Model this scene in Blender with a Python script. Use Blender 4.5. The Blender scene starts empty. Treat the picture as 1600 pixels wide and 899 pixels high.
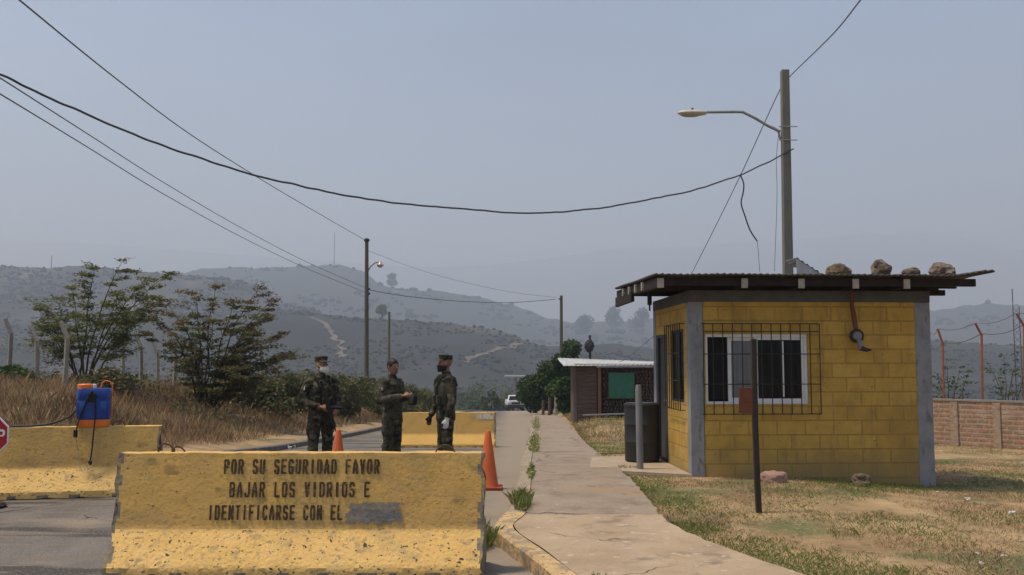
import bpy, bmesh, math, random
import numpy as np
from mathutils import Vector, Matrix, noise, Euler
from mathutils.bvhtree import BVHTree

R = math.radians
SC = bpy.context.scene
COL = SC.collection
random.seed(7)
RNG = np.random.default_rng(7)

# ------------------------------------------------------------------ camera, sky, sun, exposure
F, CX, CY, EYE, HZ = 1500.0, 800.0, 449.5, 1.6, 568.0
PITCH = math.atan((HZ - CY) / F)
cam_d = bpy.data.cameras.new('camera')
cam = bpy.data.objects.new('camera', cam_d)
COL.objects.link(cam)
cam.location = (0, 0, EYE)
cam.rotation_euler = (R(90) + PITCH, 0, 0)
cam_d.sensor_width = 36.0
cam_d.lens = 36.0 * F / 1600.0
cam_d.clip_start = 0.1
cam_d.clip_end = 30000
SC.camera = cam

SUN_DIR = Vector((-0.36, -0.045, 0.93)).normalized()      # towards the sun
SUN_EL = math.asin(SUN_DIR.z)
SUN_AZ = math.atan2(SUN_DIR.x, SUN_DIR.y)               # clockwise from +Y
w = bpy.data.worlds.new('World')
SC.world = w
w.use_nodes = True
nt = w.node_tree
bg = nt.nodes['Background']
sky = nt.nodes.new('ShaderNodeTexSky')
sky.sky_type = 'NISHITA'
sky.sun_disc = False
sky.sun_elevation = SUN_EL
sky.sun_rotation = SUN_AZ
sky.altitude = 600
sky.air_density = 1.0
sky.dust_density = 4.0
sky.ozone_density = 1.5
wtc = nt.nodes.new('ShaderNodeTexCoord')                  # faint uneven smoke in the sky
wmp = nt.nodes.new('ShaderNodeMapping'); wmp.inputs['Scale'].default_value = (1.6, 1.6, 5.0)
wnz = nt.nodes.new('ShaderNodeTexNoise'); wnz.inputs['Scale'].default_value = 1.7; wnz.inputs['Detail'].default_value = 4.0
wmr = nt.nodes.new('ShaderNodeMapRange')
wmr.inputs['From Min'].default_value = .3; wmr.inputs['From Max'].default_value = .7
wmr.inputs['To Min'].default_value = .86; wmr.inputs['To Max'].default_value = 1.12
wmx = nt.nodes.new('ShaderNodeVectorMath'); wmx.operation = 'SCALE'
nt.links.new(wtc.outputs['Generated'], wmp.inputs[0]); nt.links.new(wmp.outputs[0], wnz.inputs['Vector'])
nt.links.new(wnz.outputs['Fac'], wmr.inputs['Value'])
nt.links.new(sky.outputs[0], wmx.inputs[0]); nt.links.new(wmr.outputs[0], wmx.inputs['Scale'])
nt.links.new(wmx.outputs[0], bg.inputs[0])
bg.inputs[1].default_value = 0.115
sun_d = bpy.data.lights.new('sun', 'SUN')
sun_d.energy = 3.9
sun_d.angle = R(7.0)
sun_d.color = (1.0, 0.88, 0.70)
sun = bpy.data.objects.new('sun', sun_d)
COL.objects.link(sun)
sun.rotation_euler = SUN_DIR.to_track_quat('Z', 'Y').to_euler()
sun.location = (0, 0, 50)
SC.view_settings.view_transform = 'Standard'
SC.view_settings.look = 'None'
SC.view_settings.exposure = 0.32
SC.view_settings.gamma = 1.0
SC.view_settings.use_curve_mapping = False
HAZE_DENSITY = 4.8e-4
HAZE_COLOR = (0.55, 0.68, 0.88)
HAZE_ABSORB = (0.16, 0.12, 0.08)
SC.cycles.volume_bounces = 1
SC.cycles.max_bounces = 6
SC.cycles.transparent_max_bounces = 8


# ------------------------------------------------------------------ projection helpers
def P(px, py, Y):
    """World point that stands at distance Y and shows at pixel (px, py) of the 1600 px photograph."""
    x, u = (px - CX) / F, -(py - CY) / F
    c, s = math.cos(PITCH), math.sin(PITCH)
    dy, dz = c - u * s, s + u * c
    t = Y / dy
    return Vector((x * t, Y, EYE + dz * t))


def ray(px, py):
    v = P(px, py, 1.0) - Vector((0, 0, EYE))
    return v.normalized()


def hermite(xs, ys):
    xs = np.array(xs, float); ys = np.array(ys, float)
    d = np.diff(ys) / np.diff(xs)
    m = np.zeros(len(xs))
    m[0], m[-1] = d[0], d[-1]
    for i in range(1, len(xs) - 1):
        m[i] = 0 if d[i - 1] * d[i] <= 0 else 2 * d[i - 1] * d[i] / (d[i - 1] + d[i])

    def f(x):
        x = np.clip(np.asarray(x, float), xs[0], xs[-1])
        i = np.clip(np.searchsorted(xs, x) - 1, 0, len(xs) - 2)
        h = xs[i + 1] - xs[i]
        t = (x - xs[i]) / h
        return ((2 * t**3 - 3 * t**2 + 1) * ys[i] + (t**3 - 2 * t**2 + t) * h * m[i]
                + (-2 * t**3 + 3 * t**2) * ys[i + 1] + (t**3 - t**2) * h * m[i + 1])
    return f


def sstep(a, b, x):
    t = np.clip((np.asarray(x, float) - a) / (b - a), 0, 1)
    return t * t * (3 - 2 * t)


PROFILE = hermite([-60, 0, 8, 11.5, 14, 25, 48, 75, 104, 112, 160, 300, 600, 1000, 9000],
                  [-.3, -.12, -.07, .05, 0, -.55, -1.25, -2.3, -3.5, -4.1, -9.5, -20, -27, -30, -30])
SIDE_L = hermite([3, 5, 6.7, 8, 9.2, 9.6, 10.2, 16, 25, 48, 104, 130], [1.6, .95, .45, .12, -.16, -.1, -.0, .15, .40, 1.0, 2.2, 2.8])
SIDE_R = hermite([3, 5, 6.7, 8, 9.5, 16, 25, 48, 104, 130], [3.8, 2.95, 2.35, 1.87, 1.48, 1.6, 1.92, 2.6, 3.9, 4.5])
ROAD_L = hermite([13.6, 14.4, 15.5, 17.5, 20, 26, 34, 48, 104, 130], [-16, -10, -7.3, -6.0, -5.65, -5.5, -5.1, -4.6, -3.6, -3.0])


def G(x, y):
    x = np.asarray(x, float); y = np.asarray(y, float)
    h = PROFILE(y)
    bank = sstep(-6.2, -12.0, x) * 1.35 * sstep(14.5, 22, y) * (1 - sstep(70, 130, y))
    kerbl = 0.09 * sstep(-5.7, -6.0, x) * sstep(14.0, 16.5, y) * (1 - sstep(60, 100, y))
    right = sstep(2.0, 3.5, x) * 0.34 * sstep(27, 40, y) * (1 - sstep(75, 110, y))
    fall = -0.16 * sstep(3.5, 6.5, x) * (1 - sstep(20, 30, y))
    return h + bank + kerbl + right + fall


def g(x, y):
    return float(G(x, y))


# ------------------------------------------------------------------ material helpers
def rgb(c):
    return (c[0], c[1], c[2], 1.0)


def mat(name, cols, scale=5.0, rough=0.85, bump=0.0, bscale=None, metal=0.0, spots=(), stretch=(1, 1, 1),
        detail=5.0, lo=0.3, hi=0.7, spec=0.3, coord='Object', brick=None, grad=None, cracks=None):
    m = bpy.data.materials.new(name)
    m.use_nodes = True
    t = m.node_tree
    N, L = t.nodes.new, t.links.new
    b = t.nodes['Principled BSDF']
    b.inputs['Roughness'].default_value = rough
    b.inputs['Metallic'].default_value = metal
    b.inputs['Specular IOR Level'].default_value = spec
    tc = N('ShaderNodeTexCoord')
    mp = N('ShaderNodeMapping')
    mp.inputs['Scale'].default_value = stretch
    L(tc.outputs[coord], mp.inputs[0])
    nz = N('ShaderNodeTexNoise')
    nz.inputs['Scale'].default_value = scale
    nz.inputs['Detail'].default_value = detail
    nz.inputs['Roughness'].default_value = 0.62
    L(mp.outputs[0], nz.inputs['Vector'])
    rp = N('ShaderNodeValToRGB')
    e = rp.color_ramp.elements
    n = len(cols)
    e[0].position, e[0].color = lo, rgb(cols[0])
    e[1].position, e[1].color = hi, rgb(cols[-1])
    for i in range(1, n - 1):
        k = e.new(lo + (hi - lo) * i / (n - 1))
        k.color = rgb(cols[i])
    L(nz.outputs['Fac'], rp.inputs[0])
    out = rp.outputs[0]
    hgt = nz.outputs['Fac']
    if brick:
        sx = N('ShaderNodeSeparateXYZ'); L(tc.outputs[coord], sx.inputs[0])
        cb = N('ShaderNodeCombineXYZ')
        L(sx.outputs[brick['u']], cb.inputs[0]); L(sx.outputs['Z'], cb.inputs[1])
        bt = N('ShaderNodeTexBrick')
        L(cb.outputs[0], bt.inputs['Vector'])
        bt.inputs['Scale'].default_value = 1.0
        bt.inputs['Brick Width'].default_value = brick['w']
        bt.inputs['Row Height'].default_value = brick['h']
        bt.inputs['Mortar Size'].default_value = brick['m']
        bt.inputs['Mortar Smooth'].default_value = 0.35
        bt.inputs['Bias'].default_value = 0.0
        bt.inputs['Color1'].default_value = rgb(brick['c1'])
        bt.inputs['Color2'].default_value = rgb(brick['c2'])
        bt.inputs['Mortar'].default_value = rgb(brick['cm'])
        mx = N('ShaderNodeMix'); mx.data_type = 'RGBA'; mx.blend_type = 'MULTIPLY'
        mx.inputs['Factor'].default_value = 1.0
        L(bt.outputs['Color'], mx.inputs['A']); L(out, mx.inputs['B'])
        out = mx.outputs['Result']
        ad = N('ShaderNodeMath'); ad.operation = 'MULTIPLY_ADD'
        L(bt.outputs['Fac'], ad.inputs[0]); ad.inputs[1].default_value = -1.3; L(nz.outputs['Fac'], ad.inputs[2])
        hgt = ad.outputs[0]
    for (sc_, thr, soft, col, st) in spots:
        m2 = N('ShaderNodeMapping'); m2.inputs['Scale'].default_value = st
        m2.inputs['Location'].default_value = (3.1, 1.7, sc_ * .37)
        L(tc.outputs[coord], m2.inputs[0])
        n2 = N('ShaderNodeTexNoise')
        n2.inputs['Scale'].default_value = sc_
        n2.inputs['Detail'].default_value = 6.0
        L(m2.outputs[0], n2.inputs['Vector'])
        r2 = N('ShaderNodeMapRange')
        r2.inputs['From Min'].default_value = thr
        r2.inputs['From Max'].default_value = thr + soft
        L(n2.outputs['Fac'], r2.inputs['Value'])
        mx = N('ShaderNodeMix'); mx.data_type = 'RGBA'
        L(r2.outputs[0], mx.inputs['Factor'])
        L(out, mx.inputs['A'])
        mx.inputs['B'].default_value = rgb(col)
        out = mx.outputs['Result']
    if cracks:                                                # thin wandering cracks that come and go
        cs_, cwid, ccol = cracks
        dn = N('ShaderNodeTexNoise'); dn.inputs['Scale'].default_value = 2.2; dn.inputs['Detail'].default_value = 6
        L(tc.outputs[coord], dn.inputs['Vector'])
        va = N('ShaderNodeVectorMath'); va.operation = 'MULTIPLY_ADD'
        va.inputs[1].default_value = (.45, .45, .45)
        L(dn.outputs['Color'], va.inputs[0]); L(tc.outputs[coord], va.inputs[2])
        vo = N('ShaderNodeTexVoronoi'); vo.feature = 'DISTANCE_TO_EDGE'; vo.inputs['Scale'].default_value = cs_
        L(va.outputs[0], vo.inputs['Vector'])
        lt = N('ShaderNodeMath'); lt.operation = 'LESS_THAN'; lt.inputs[1].default_value = cwid
        L(vo.outputs['Distance'], lt.inputs[0])
        n5 = N('ShaderNodeTexNoise'); n5.inputs['Scale'].default_value = .8
        L(tc.outputs[coord], n5.inputs['Vector'])
        gt = N('ShaderNodeMapRange'); gt.inputs['From Min'].default_value = .48; gt.inputs['From Max'].default_value = .56
        L(n5.outputs['Fac'], gt.inputs['Value'])
        mu = N('ShaderNodeMath'); mu.operation = 'MULTIPLY'
        L(lt.outputs[0], mu.inputs[0]); L(gt.outputs[0], mu.inputs[1])
        mx = N('ShaderNodeMix'); mx.data_type = 'RGBA'
        L(mu.outputs[0], mx.inputs['Factor']); L(out, mx.inputs['A']); mx.inputs['B'].default_value = rgb(ccol)
        out = mx.outputs['Result']
    if grad:                                                  # dirt with a ragged edge along one axis
        ax, a, bb, col, amt = grad
        sx = N('ShaderNodeSeparateXYZ'); L(tc.outputs[coord], sx.inputs[0])
        n3 = N('ShaderNodeTexNoise'); n3.inputs['Scale'].default_value = 3.0; n3.inputs['Detail'].default_value = 6
        L(tc.outputs[coord], n3.inputs['Vector'])
        ma = N('ShaderNodeMath'); ma.operation = 'MULTIPLY_ADD'
        L(n3.outputs['Fac'], ma.inputs[0]); ma.inputs[1].default_value = amt
        L(sx.outputs[ax], ma.inputs[2])
        r3 = N('ShaderNodeMapRange')
        r3.inputs['From Min'].default_value = a; r3.inputs['From Max'].default_value = bb
        L(ma.outputs[0], r3.inputs['Value'])
        mx = N('ShaderNodeMix'); mx.data_type = 'RGBA'
        L(r3.outputs[0], mx.inputs['Factor']); L(out, mx.inputs['A']); mx.inputs['B'].default_value = rgb(col)
        out = mx.outputs['Result']
    L(out, b.inputs['Base Color'])
    if bump > 0:
        bp = N('ShaderNodeBump')
        bp.inputs['Strength'].default_value = 1.0
        bp.inputs['Distance'].default_value = bump
        if bscale and not brick:
            n4 = N('ShaderNodeTexNoise'); n4.inputs['Scale'].default_value = bscale; n4.inputs['Detail'].default_value = 6
            L(tc.outputs[coord], n4.inputs['Vector'])
            hgt = n4.outputs['Fac']
        L(hgt, bp.inputs['Height'])
        L(bp.outputs[0], b.inputs['Normal'])
    return m


def leafmat(name, cols, scale=1.5, trans=0.25):
    m = mat(name, cols, scale=scale, rough=0.75, spec=0.15, lo=.35, hi=.65)
    t = m.node_tree
    b = t.nodes['Principled BSDF']
    out = t.nodes['Material Output']
    tr = t.nodes.new('ShaderNodeBsdfTranslucent')
    mx = t.nodes.new('ShaderNodeMixShader')
    mx.inputs[0].default_value = trans
    src = b.inputs['Base Color'].links[0].from_socket
    t.links.new(src, tr.inputs['Color'])
    t.links.new(b.outputs[0], mx.inputs[1])
    t.links.new(tr.outputs[0], mx.inputs[2])
    t.links.new(mx.outputs[0], out.inputs['Surface'])
    return m


# ------------------------------------------------------------------ mesh helpers
class MB:
    def __init__(self):
        self.v, self.f, self.m = [], [], []

    def add(self, verts, faces, m=0):
        o = len(self.v)
        self.v += [tuple(p) for p in verts]
        self.f += [tuple(i + o for i in fc) for fc in faces]
        self.m += [m] * len(faces)
        return self

    def box(self, c, s, rot=None, m=0, taper=(1, 1)):
        hx, hy, hz = s[0] / 2, s[1] / 2, s[2] / 2
        vs = []
        for z in (-1, 1):
            k = taper if z > 0 else (1, 1)
            for (x, y) in ((-1, -1), (1, -1), (1, 1), (-1, 1)):
                vs.append(Vector((x * hx * k[0], y * hy * k[1], z * hz)))
        if rot is not None:
            M_ = Euler(rot).to_matrix()
            vs = [M_ @ v for v in vs]
        c = Vector(c)
        vs = [v + c for v in vs]
        return self.add(vs, [(3, 2, 1, 0), (4, 5, 6, 7), (0, 1, 5, 4), (1, 2, 6, 5), (2, 3, 7, 6), (3, 0, 4, 7)], m)

    def tube(self, pts, r, n=8, m=0, caps=True, flat=1.0):
        pts = [Vector(p) for p in pts]
        rs = list(r) if hasattr(r, '__len__') else [r] * len(pts)
        rings = []
        up = None
        for i, p in enumerate(pts):
            a = pts[max(i - 1, 0)]; b = pts[min(i + 1, len(pts) - 1)]
            d = (b - a)
            d = d.normalized() if d.length > 1e-9 else Vector((0, 0, 1))
            if up is None:
                up = Vector((0, 0, 1)) if abs(d.z) < .9 else Vector((1, 0, 0))
            x = d.cross(up)
            if x.length < 1e-4:
                x = d.cross(Vector((0.3, 1, 0)))
            x.normalize()
            y = x.cross(d).normalized()
            up = y
            rings.append([p + x * (math.cos(2 * math.pi * k / n) * rs[i]) + y * (math.sin(2 * math.pi * k / n) * rs[i] * flat) for k in range(n)])
        vs = [v for rg in rings for v in rg]
        fs = []
        for i in range(len(pts) - 1):
            for k in range(n):
                k2 = (k + 1) % n
                fs.append((i * n + k, i * n + k2, (i + 1) * n + k2, (i + 1) * n + k))
        if caps:
            fs.append(tuple(range(n - 1, -1, -1)))
            fs.append(tuple((len(pts) - 1) * n + k for k in range(n)))
        return self.add(vs, fs, m)

    def lathe(self, prof, n=24, c=(0, 0, 0), m=0, sx=1.0, sy=1.0):
        c = Vector(c)
        vs, fs = [], []
        for (r_, z) in prof:
            for k in range(n):
                a = 2 * math.pi * k / n
                vs.append(c + Vector((r_ * math.cos(a) * sx, r_ * math.sin(a) * sy, z)))
        for i in range(len(prof) - 1):
            for k in range(n):
                k2 = (k + 1) % n
                fs.append((i * n + k, i * n + k2, (i + 1) * n + k2, (i + 1) * n + k))
        fs.append(tuple(range(n - 1, -1, -1)))
        fs.append(tuple((len(prof) - 1) * n + k for k in range(n)))
        return self.add(vs, fs, m)

    def rings(self, rr, n=20, m=0):
        """closed elliptical tube from (x, y, z, rx, ry) rings"""
        vs, fs = [], []
        for (x, y, z, rx, ry) in rr:
            for k in range(n):
                a = 2 * math.pi * k / n
                vs.append((x + rx * math.cos(a), y + ry * math.sin(a), z))
        for i in range(len(rr) - 1):
            for k in range(n):
                k2 = (k + 1) % n
                fs.append((i * n + k, i * n + k2, (i + 1) * n + k2, (i + 1) * n + k))
        fs.append(tuple(range(n - 1, -1, -1)))
        fs.append(tuple((len(rr) - 1) * n + k for k in range(n)))
        return self.add(vs, fs, m)

    def ball(self, c, r, m=0, nu=14, nv=9):
        r = r if hasattr(r, '__len__') else (r, r, r)
        c = Vector(c)
        vs = [c + Vector((0, 0, -r[2]))]
        for j in range(1, nv):
            t = -math.pi / 2 + math.pi * j / nv
            for k in range(nu):
                a = 2 * math.pi * k / nu
                vs.append(c + Vector((r[0] * math.cos(t) * math.cos(a), r[1] * math.cos(t) * math.sin(a), r[2] * math.sin(t))))
        vs.append(c + Vector((0, 0, r[2])))
        fs = [(0, 1 + (k + 1) % nu, 1 + k) for k in range(nu)]
        for j in range(nv - 2):
            for k in range(nu):
                a, b = 1 + j * nu + k, 1 + j * nu + (k + 1) % nu
                fs.append((a, b, b + nu, a + nu))
        last = len(vs) - 1
        o = 1 + (nv - 2) * nu
        fs += [(last, o + k, o + (k + 1) % nu) for k in range(nu)]
        return self.add(vs, fs, m)

    def prism(self, pts, y0, y1, m=0):
        """outline in (x, z), extruded from y0 to y1"""
        n = len(pts)
        vs = [(p[0], y0, p[1]) for p in pts] + [(p[0], y1, p[1]) for p in pts]
        fs = [tuple(range(n)), tuple(range(2 * n - 1, n - 1, -1))]
        for i in range(n):
            j = (i + 1) % n
            fs.append((j, i, n + i, n + j))
        return self.add(vs, fs, m)

    def build(self, name, mats, parent=None, smooth=False, bevel=0.0, angle=35):
        me = bpy.data.meshes.new(name)
        me.from_pydata(self.v, [], self.f)
        for mm in (mats if isinstance(mats, (list, tuple)) else [mats]):
            me.materials.append(mm)
        if any(self.m):
            me.polygons.foreach_set('material_index', self.m)
        me.update()
        o = bpy.data.objects.new(name, me)
        COL.objects.link(o)
        if parent is not None:
            o.parent = parent
        if smooth:
            me.polygons.foreach_set('use_smooth', [True] * len(me.polygons))
            try:
                me.set_sharp_from_angle(angle=R(angle))
            except Exception:
                pass
        if bevel > 0:
            md = o.modifiers.new('bevel', 'BEVEL')
            md.width = bevel; md.segments = 2; md.limit_method = 'ANGLE'; md.angle_limit = R(40)
        return o


def npmesh(name, verts, quads, mats, midx=None, parent=None, smooth=False):
    """fast mesh from numpy arrays; faces of one size"""
    me = bpy.data.meshes.new(name)
    nv, nf, k = len(verts), len(quads), quads.shape[1]
    me.vertices.add(nv)
    me.vertices.foreach_set('co', np.asarray(verts, np.float32).ravel())
    me.loops.add(nf * k)
    me.loops.foreach_set('vertex_index', np.asarray(quads, np.int32).ravel())
    me.polygons.add(nf)
    me.polygons.foreach_set('loop_start', np.arange(0, nf * k, k, dtype=np.int32))
    me.polygons.foreach_set('loop_total', np.full(nf, k, np.int32))
    for mm in mats:
        me.materials.append(mm)
    if midx is not None:
        me.polygons.foreach_set('material_index', np.asarray(midx, np.int32))
    if smooth:
        me.polygons.foreach_set('use_smooth', np.ones(nf, bool))
    me.update(calc_edges=True)
    me.validate()
    o = bpy.data.objects.new(name, me)
    COL.objects.link(o)
    if parent is not None:
        o.parent = parent
    return o


def thing(name, label, cat, loc=(0, 0, 0), rz=0.0, group=None):
    o = bpy.data.objects.new(name, None)
    COL.objects.link(o)
    o.empty_display_size = 0.2
    o.location = loc
    o.rotation_euler = (0, 0, rz)
    return tag(o, label, cat, group)


def tag(o, label, cat, group=None):
    o['label'] = label
    o['category'] = cat
    if group:
        o['group'] = group
    return o


def kind(o, k):
    o['kind'] = k
    return o


def leaves(centers, size, flat=0.5, rng=RNG, aspect=0.6):
    """random leaf quads at the given centres"""
    n = len(centers)
    c = np.asarray(centers, float)
    a = rng.normal(size=(n, 3)); a[:, 2] *= flat
    a /= np.linalg.norm(a, axis=1)[:, None]
    b = rng.normal(size=(n, 3)); b[:, 2] *= flat
    b -= a * np.sum(a * b, axis=1)[:, None]
    b /= np.linalg.norm(b, axis=1)[:, None] + 1e-9
    s = size * rng.uniform(.6, 1.4, n)[:, None]
    a *= s; b *= s * aspect
    v = np.stack([c - a, c - b, c + a, c + b], 1).reshape(-1, 3)
    q = np.arange(4 * n).reshape(-1, 4)
    return v, q


def rock(name, loc, size, m, seed=0, rough=.18, rz=0.0, parent=None):
    bm = bmesh.new()
    bmesh.ops.create_icosphere(bm, subdivisions=4, radius=1.0)
    o3 = Vector((seed * 7.3, seed * 3.1, seed * 1.7))
    for v in bm.verts:
        n1 = noise.noise(v.co * 1.1 + o3) * rough * 2.0
        n2 = noise.noise(v.co * 3.2 + o3) * rough * .55
        c = noise.cell(v.co * 1.6 + o3) * rough * .5
        v.co = v.co * (1 + n1 + n2 + c * .8 + .05 * noise.noise(v.co * 8 + o3))
        if v.co.z < -.55:
            v.co.z = -.55 + (v.co.z + .55) * .2
    for v in bm.verts:
        v.co = Vector((v.co.x * size[0], v.co.y * size[1], (v.co.z + .55) * size[2]))
    me = bpy.data.meshes.new(name)
    bm.to_mesh(me); bm.free()
    me.materials.append(m)
    me.polygons.foreach_set('use_smooth', [True] * len(me.polygons))
    try:
        me.set_sharp_from_angle(angle=R(28))
    except Exception:
        pass
    o = bpy.data.objects.new(name, me)
    COL.objects.link(o)
    o.location = loc
    o.rotation_euler = (0, 0, rz)
    return o


# ------------------------------------------------------------------ materials
M = {}
M['ground'] = mat('dry_soil', [(.17, .11, .055), (.29, .20, .105), (.40, .28, .155)], scale=1.3, bump=.03, bscale=14,
                  spots=[(.55, .52, .10, (.11, .115, .045), (1, 1, 1)), (5, .57, .12, (.13, .10, .055), (1, 1, 1)),
                         (22, .58, .1, (.30, .23, .13), (1, 1, 1))])
M['valley'] = M['ground']
M['asphalt'] = mat('worn_asphalt', cracks=(.5, .006, (.04, .037, .034)), cols= [(.095, .088, .08), (.13, .12, .11), (.17, .155, .14)], scale=2.2, bump=.006, bscale=90,
                   stretch=(1, .35, 1), rough=.9,
                   spots=[(.8, .50, .05, (.055, .05, .047), (.35, 1.6, 1)), (2.5, .55, .06, (.15, .13, .11), (.25, 2.2, 1)), (.5, .60, .1, (.24, .195, .145), (.6, 1.4, 1)), (45, .6, .06, (.08, .075, .07), (1, 1, 1)),
                          (60, .62, .05, (.28, .25, .22), (1, 1, 1))],
                   grad=('X', -.75, .25, (.235, .195, .15), .7))
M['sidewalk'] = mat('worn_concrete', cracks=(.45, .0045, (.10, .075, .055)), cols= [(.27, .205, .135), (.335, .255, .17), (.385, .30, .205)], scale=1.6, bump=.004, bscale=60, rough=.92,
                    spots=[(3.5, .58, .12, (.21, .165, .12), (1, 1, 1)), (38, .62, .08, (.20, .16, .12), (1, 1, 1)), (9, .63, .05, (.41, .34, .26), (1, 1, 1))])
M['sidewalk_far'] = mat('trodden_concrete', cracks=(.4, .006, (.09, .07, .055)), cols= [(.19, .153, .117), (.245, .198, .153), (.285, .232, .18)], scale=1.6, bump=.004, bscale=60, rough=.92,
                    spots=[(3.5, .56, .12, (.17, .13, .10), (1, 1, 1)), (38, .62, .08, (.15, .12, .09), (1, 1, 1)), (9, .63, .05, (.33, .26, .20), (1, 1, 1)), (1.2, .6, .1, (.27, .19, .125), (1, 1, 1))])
M['kerb'] = mat('kerb_concrete', [(.20, .165, .125), (.28, .23, .175), (.34, .28, .21)], scale=4, bump=.008, bscale=30, rough=.95,
                spots=[(14, .56, .1, (.15, .125, .10), (1, 1, 1))])
M['kerb_dark'] = mat('shaded_kerb_concrete', [(.10, .09, .08), (.16, .14, .12), (.2, .18, .15)], scale=4, bump=.008, bscale=30, rough=.95)  # left kerb: the shadow on its road side is put into the colour
M['kerb_yellow'] = mat('worn_yellow_kerb_paint', [(.36, .25, .13), (.46, .32, .15), (.50, .36, .19)], scale=6, bump=.01, bscale=28, rough=.9,
                       spots=[(7, .46, .12, (.27, .21, .15), (1, 1, 1)), (30, .58, .08, (.13, .11, .09), (1, 1, 1))])
YEL = [(.52, .335, .125), (.60, .38, .12), (.66, .41, .105)]
M['barrier'] = mat('weathered_yellow_paint', YEL, scale=3.2, bump=.005, bscale=30, rough=.85,
                   spots=[(5, .60, .10, (.46, .32, .14), (.6, 1, 3)), (3.2, .60, .12, (.44, .30, .12), (2.2, 1, .5)), (55, .60, .06, (.36, .25, .10), (.6, 1, 1.6)), (2.2, .50, .25, (.40, .28, .11), (1, 1, 1.6)), (6, .60, .10, (.36, .24, .085), (1, 1, 2.0)), (40, .62, .08, (.40, .26, .09), (.5, 1, 1)),
                          (34, .68, .02, (.10, .075, .05), (.8, 1, 1.3))])
M['barrier_slope'] = mat('chipped_yellow_paint', [(.66, .43, .16), (.74, .48, .16), (.78, .53, .22)], scale=4, bump=.008, bscale=36, rough=.85,
                   spots=[(9, .60, .06, (.52, .36, .16), (1, 1, 1)), (22, .60, .05, (.42, .30, .14), (.8, 1, 1.3)), (2.5, .58, .15, (.50, .36, .17), (1, 1, 1)), (36, .635, .025, (.085, .065, .045), (.8, 1, 1.0)), (13, .68, .03, (.07, .055, .04), (1, 1, 1.2))])
M['barrier_end'] = mat('chipped_concrete_edge', [(.13, .115, .095), (.21, .185, .15), (.40, .29, .10)], scale=9, bump=.012, bscale=26, rough=.95)
M['barrier_clean'] = mat('faded_yellow_paint', [(.60, .375, .11), (.68, .425, .12)], scale=2, bump=.004, bscale=30, rough=.85,
                         spots=[(3, .58, .1, (.45, .34, .13), (1, 1, 1))])
M['letter'] = mat('worn_black_stencil_paint', [(.045, .035, .022), (.07, .05, .03), (.22, .16, .06)], scale=26, rough=.9, lo=.4, hi=.72)
M['faded_plate'] = mat('faded_white_paint', [(.62, .60, .55), (.5, .47, .41), (.22, .19, .15)], scale=16, rough=.85, stretch=(1, 1, .5), lo=.42, hi=.68)
M['greypaint'] = mat('grey_overpaint', [(.12, .12, .115), (.20, .20, .195), (.28, .26, .21)], scale=18, rough=.9, stretch=(.5, 1, 1.6))
M['rebar'] = mat('rusty_rebar', [(.06, .04, .025), (.12, .075, .045)], scale=30, rough=.9)
blk = dict(w=.405, h=.2, m=.009, c1=(.56, .36, .08), c2=(.48, .30, .064), cm=(.40, .255, .06))
DIRT = [(.9, .52, .25, (.30, .195, .055), (1.2, 1.2, .8)), (2.6, .54, .2, (.32, .20, .05), (1, 1, 1)), (24, .64, .06, (.24, .16, .06), (1, 1, 1)), (1.3, .58, .2, (.50, .32, .07), (1, 1, .5)), (5, .60, .15, (.28, .18, .06), (2.2, 2.2, .35))]
M['wall_front'] = mat('yellow_block_front', [(.78, .78, .78), (1, 1, 1)], scale=5, bump=.007, rough=.85, brick=dict(blk, u='X'), spots=DIRT,
                      grad=('Z', .78, .2, (.27, .20, .085), .6))
M['wall_side'] = mat('yellow_block_side', [(.78, .78, .78), (1, 1, 1)], scale=5, bump=.007, rough=.85, brick=dict(blk, u='Y'), spots=DIRT,
                     grad=('Z', .78, .2, (.27, .20, .085), .6))
M['column'] = mat('grey_cement_column', [(.175, .185, .20), (.235, .245, .26), (.27, .28, .295)], scale=4, bump=.004, bscale=30, rough=.9,
                  spots=[(12, .6, .1, (.15, .15, .15), (1, 1, .4))])
M['beam'] = mat('shaded_cement_beam', [(.075, .075, .076), (.115, .115, .116)], scale=4, bump=.004, bscale=30, rough=.9,  # beam grey darkened to hold the deep shadow under the eave
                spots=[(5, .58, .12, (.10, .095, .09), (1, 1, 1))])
M['slab'] = mat('doorstep_concrete', [(.28, .225, .165), (.38, .31, .23)], scale=4, bump=.004, bscale=40, rough=.92)
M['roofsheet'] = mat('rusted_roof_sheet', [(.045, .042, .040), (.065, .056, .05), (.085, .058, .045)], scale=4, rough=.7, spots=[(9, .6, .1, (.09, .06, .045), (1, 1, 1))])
M['oldwood'] = mat('shaded_old_timber', [(.014, .010, .009), (.024, .017, .014), (.036, .024, .019)], scale=8, stretch=(1, .15, 1), bump=.004, rough=.9)  # old timber, darkened further to hold the under-eave shadow
M['cutwood'] = mat('grey_cut_timber', [(.30, .27, .23), (.42, .39, .34)], scale=14, rough=.9)
M['grille'] = mat('dark_iron_grille', [(.02, .018, .016), (.035, .028, .022)], scale=20, rough=.6)
M['alu'] = mat('white_window_frame', [(.62, .64, .66), (.72, .74, .76)], scale=6, rough=.5)
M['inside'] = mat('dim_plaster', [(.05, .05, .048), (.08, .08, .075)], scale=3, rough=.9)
M['unlit_black'] = mat('unlit_room_black', [(.008, .008, .009), (.014, .014, .015)], scale=8, rough=.8)  # black for the unlit room behind the open window half
M['door'] = mat('dark_steel_door', [(.035, .037, .04), (.05, .052, .055)], scale=6, rough=.6)
M['rust'] = mat('rusty_plate', [(.09, .035, .02), (.15, .055, .03), (.10, .05, .035)], scale=14, rough=.9)
M['darkpost'] = mat('dark_rusted_post', [(.025, .02, .018), (.05, .038, .03)], scale=16, rough=.8)
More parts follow.
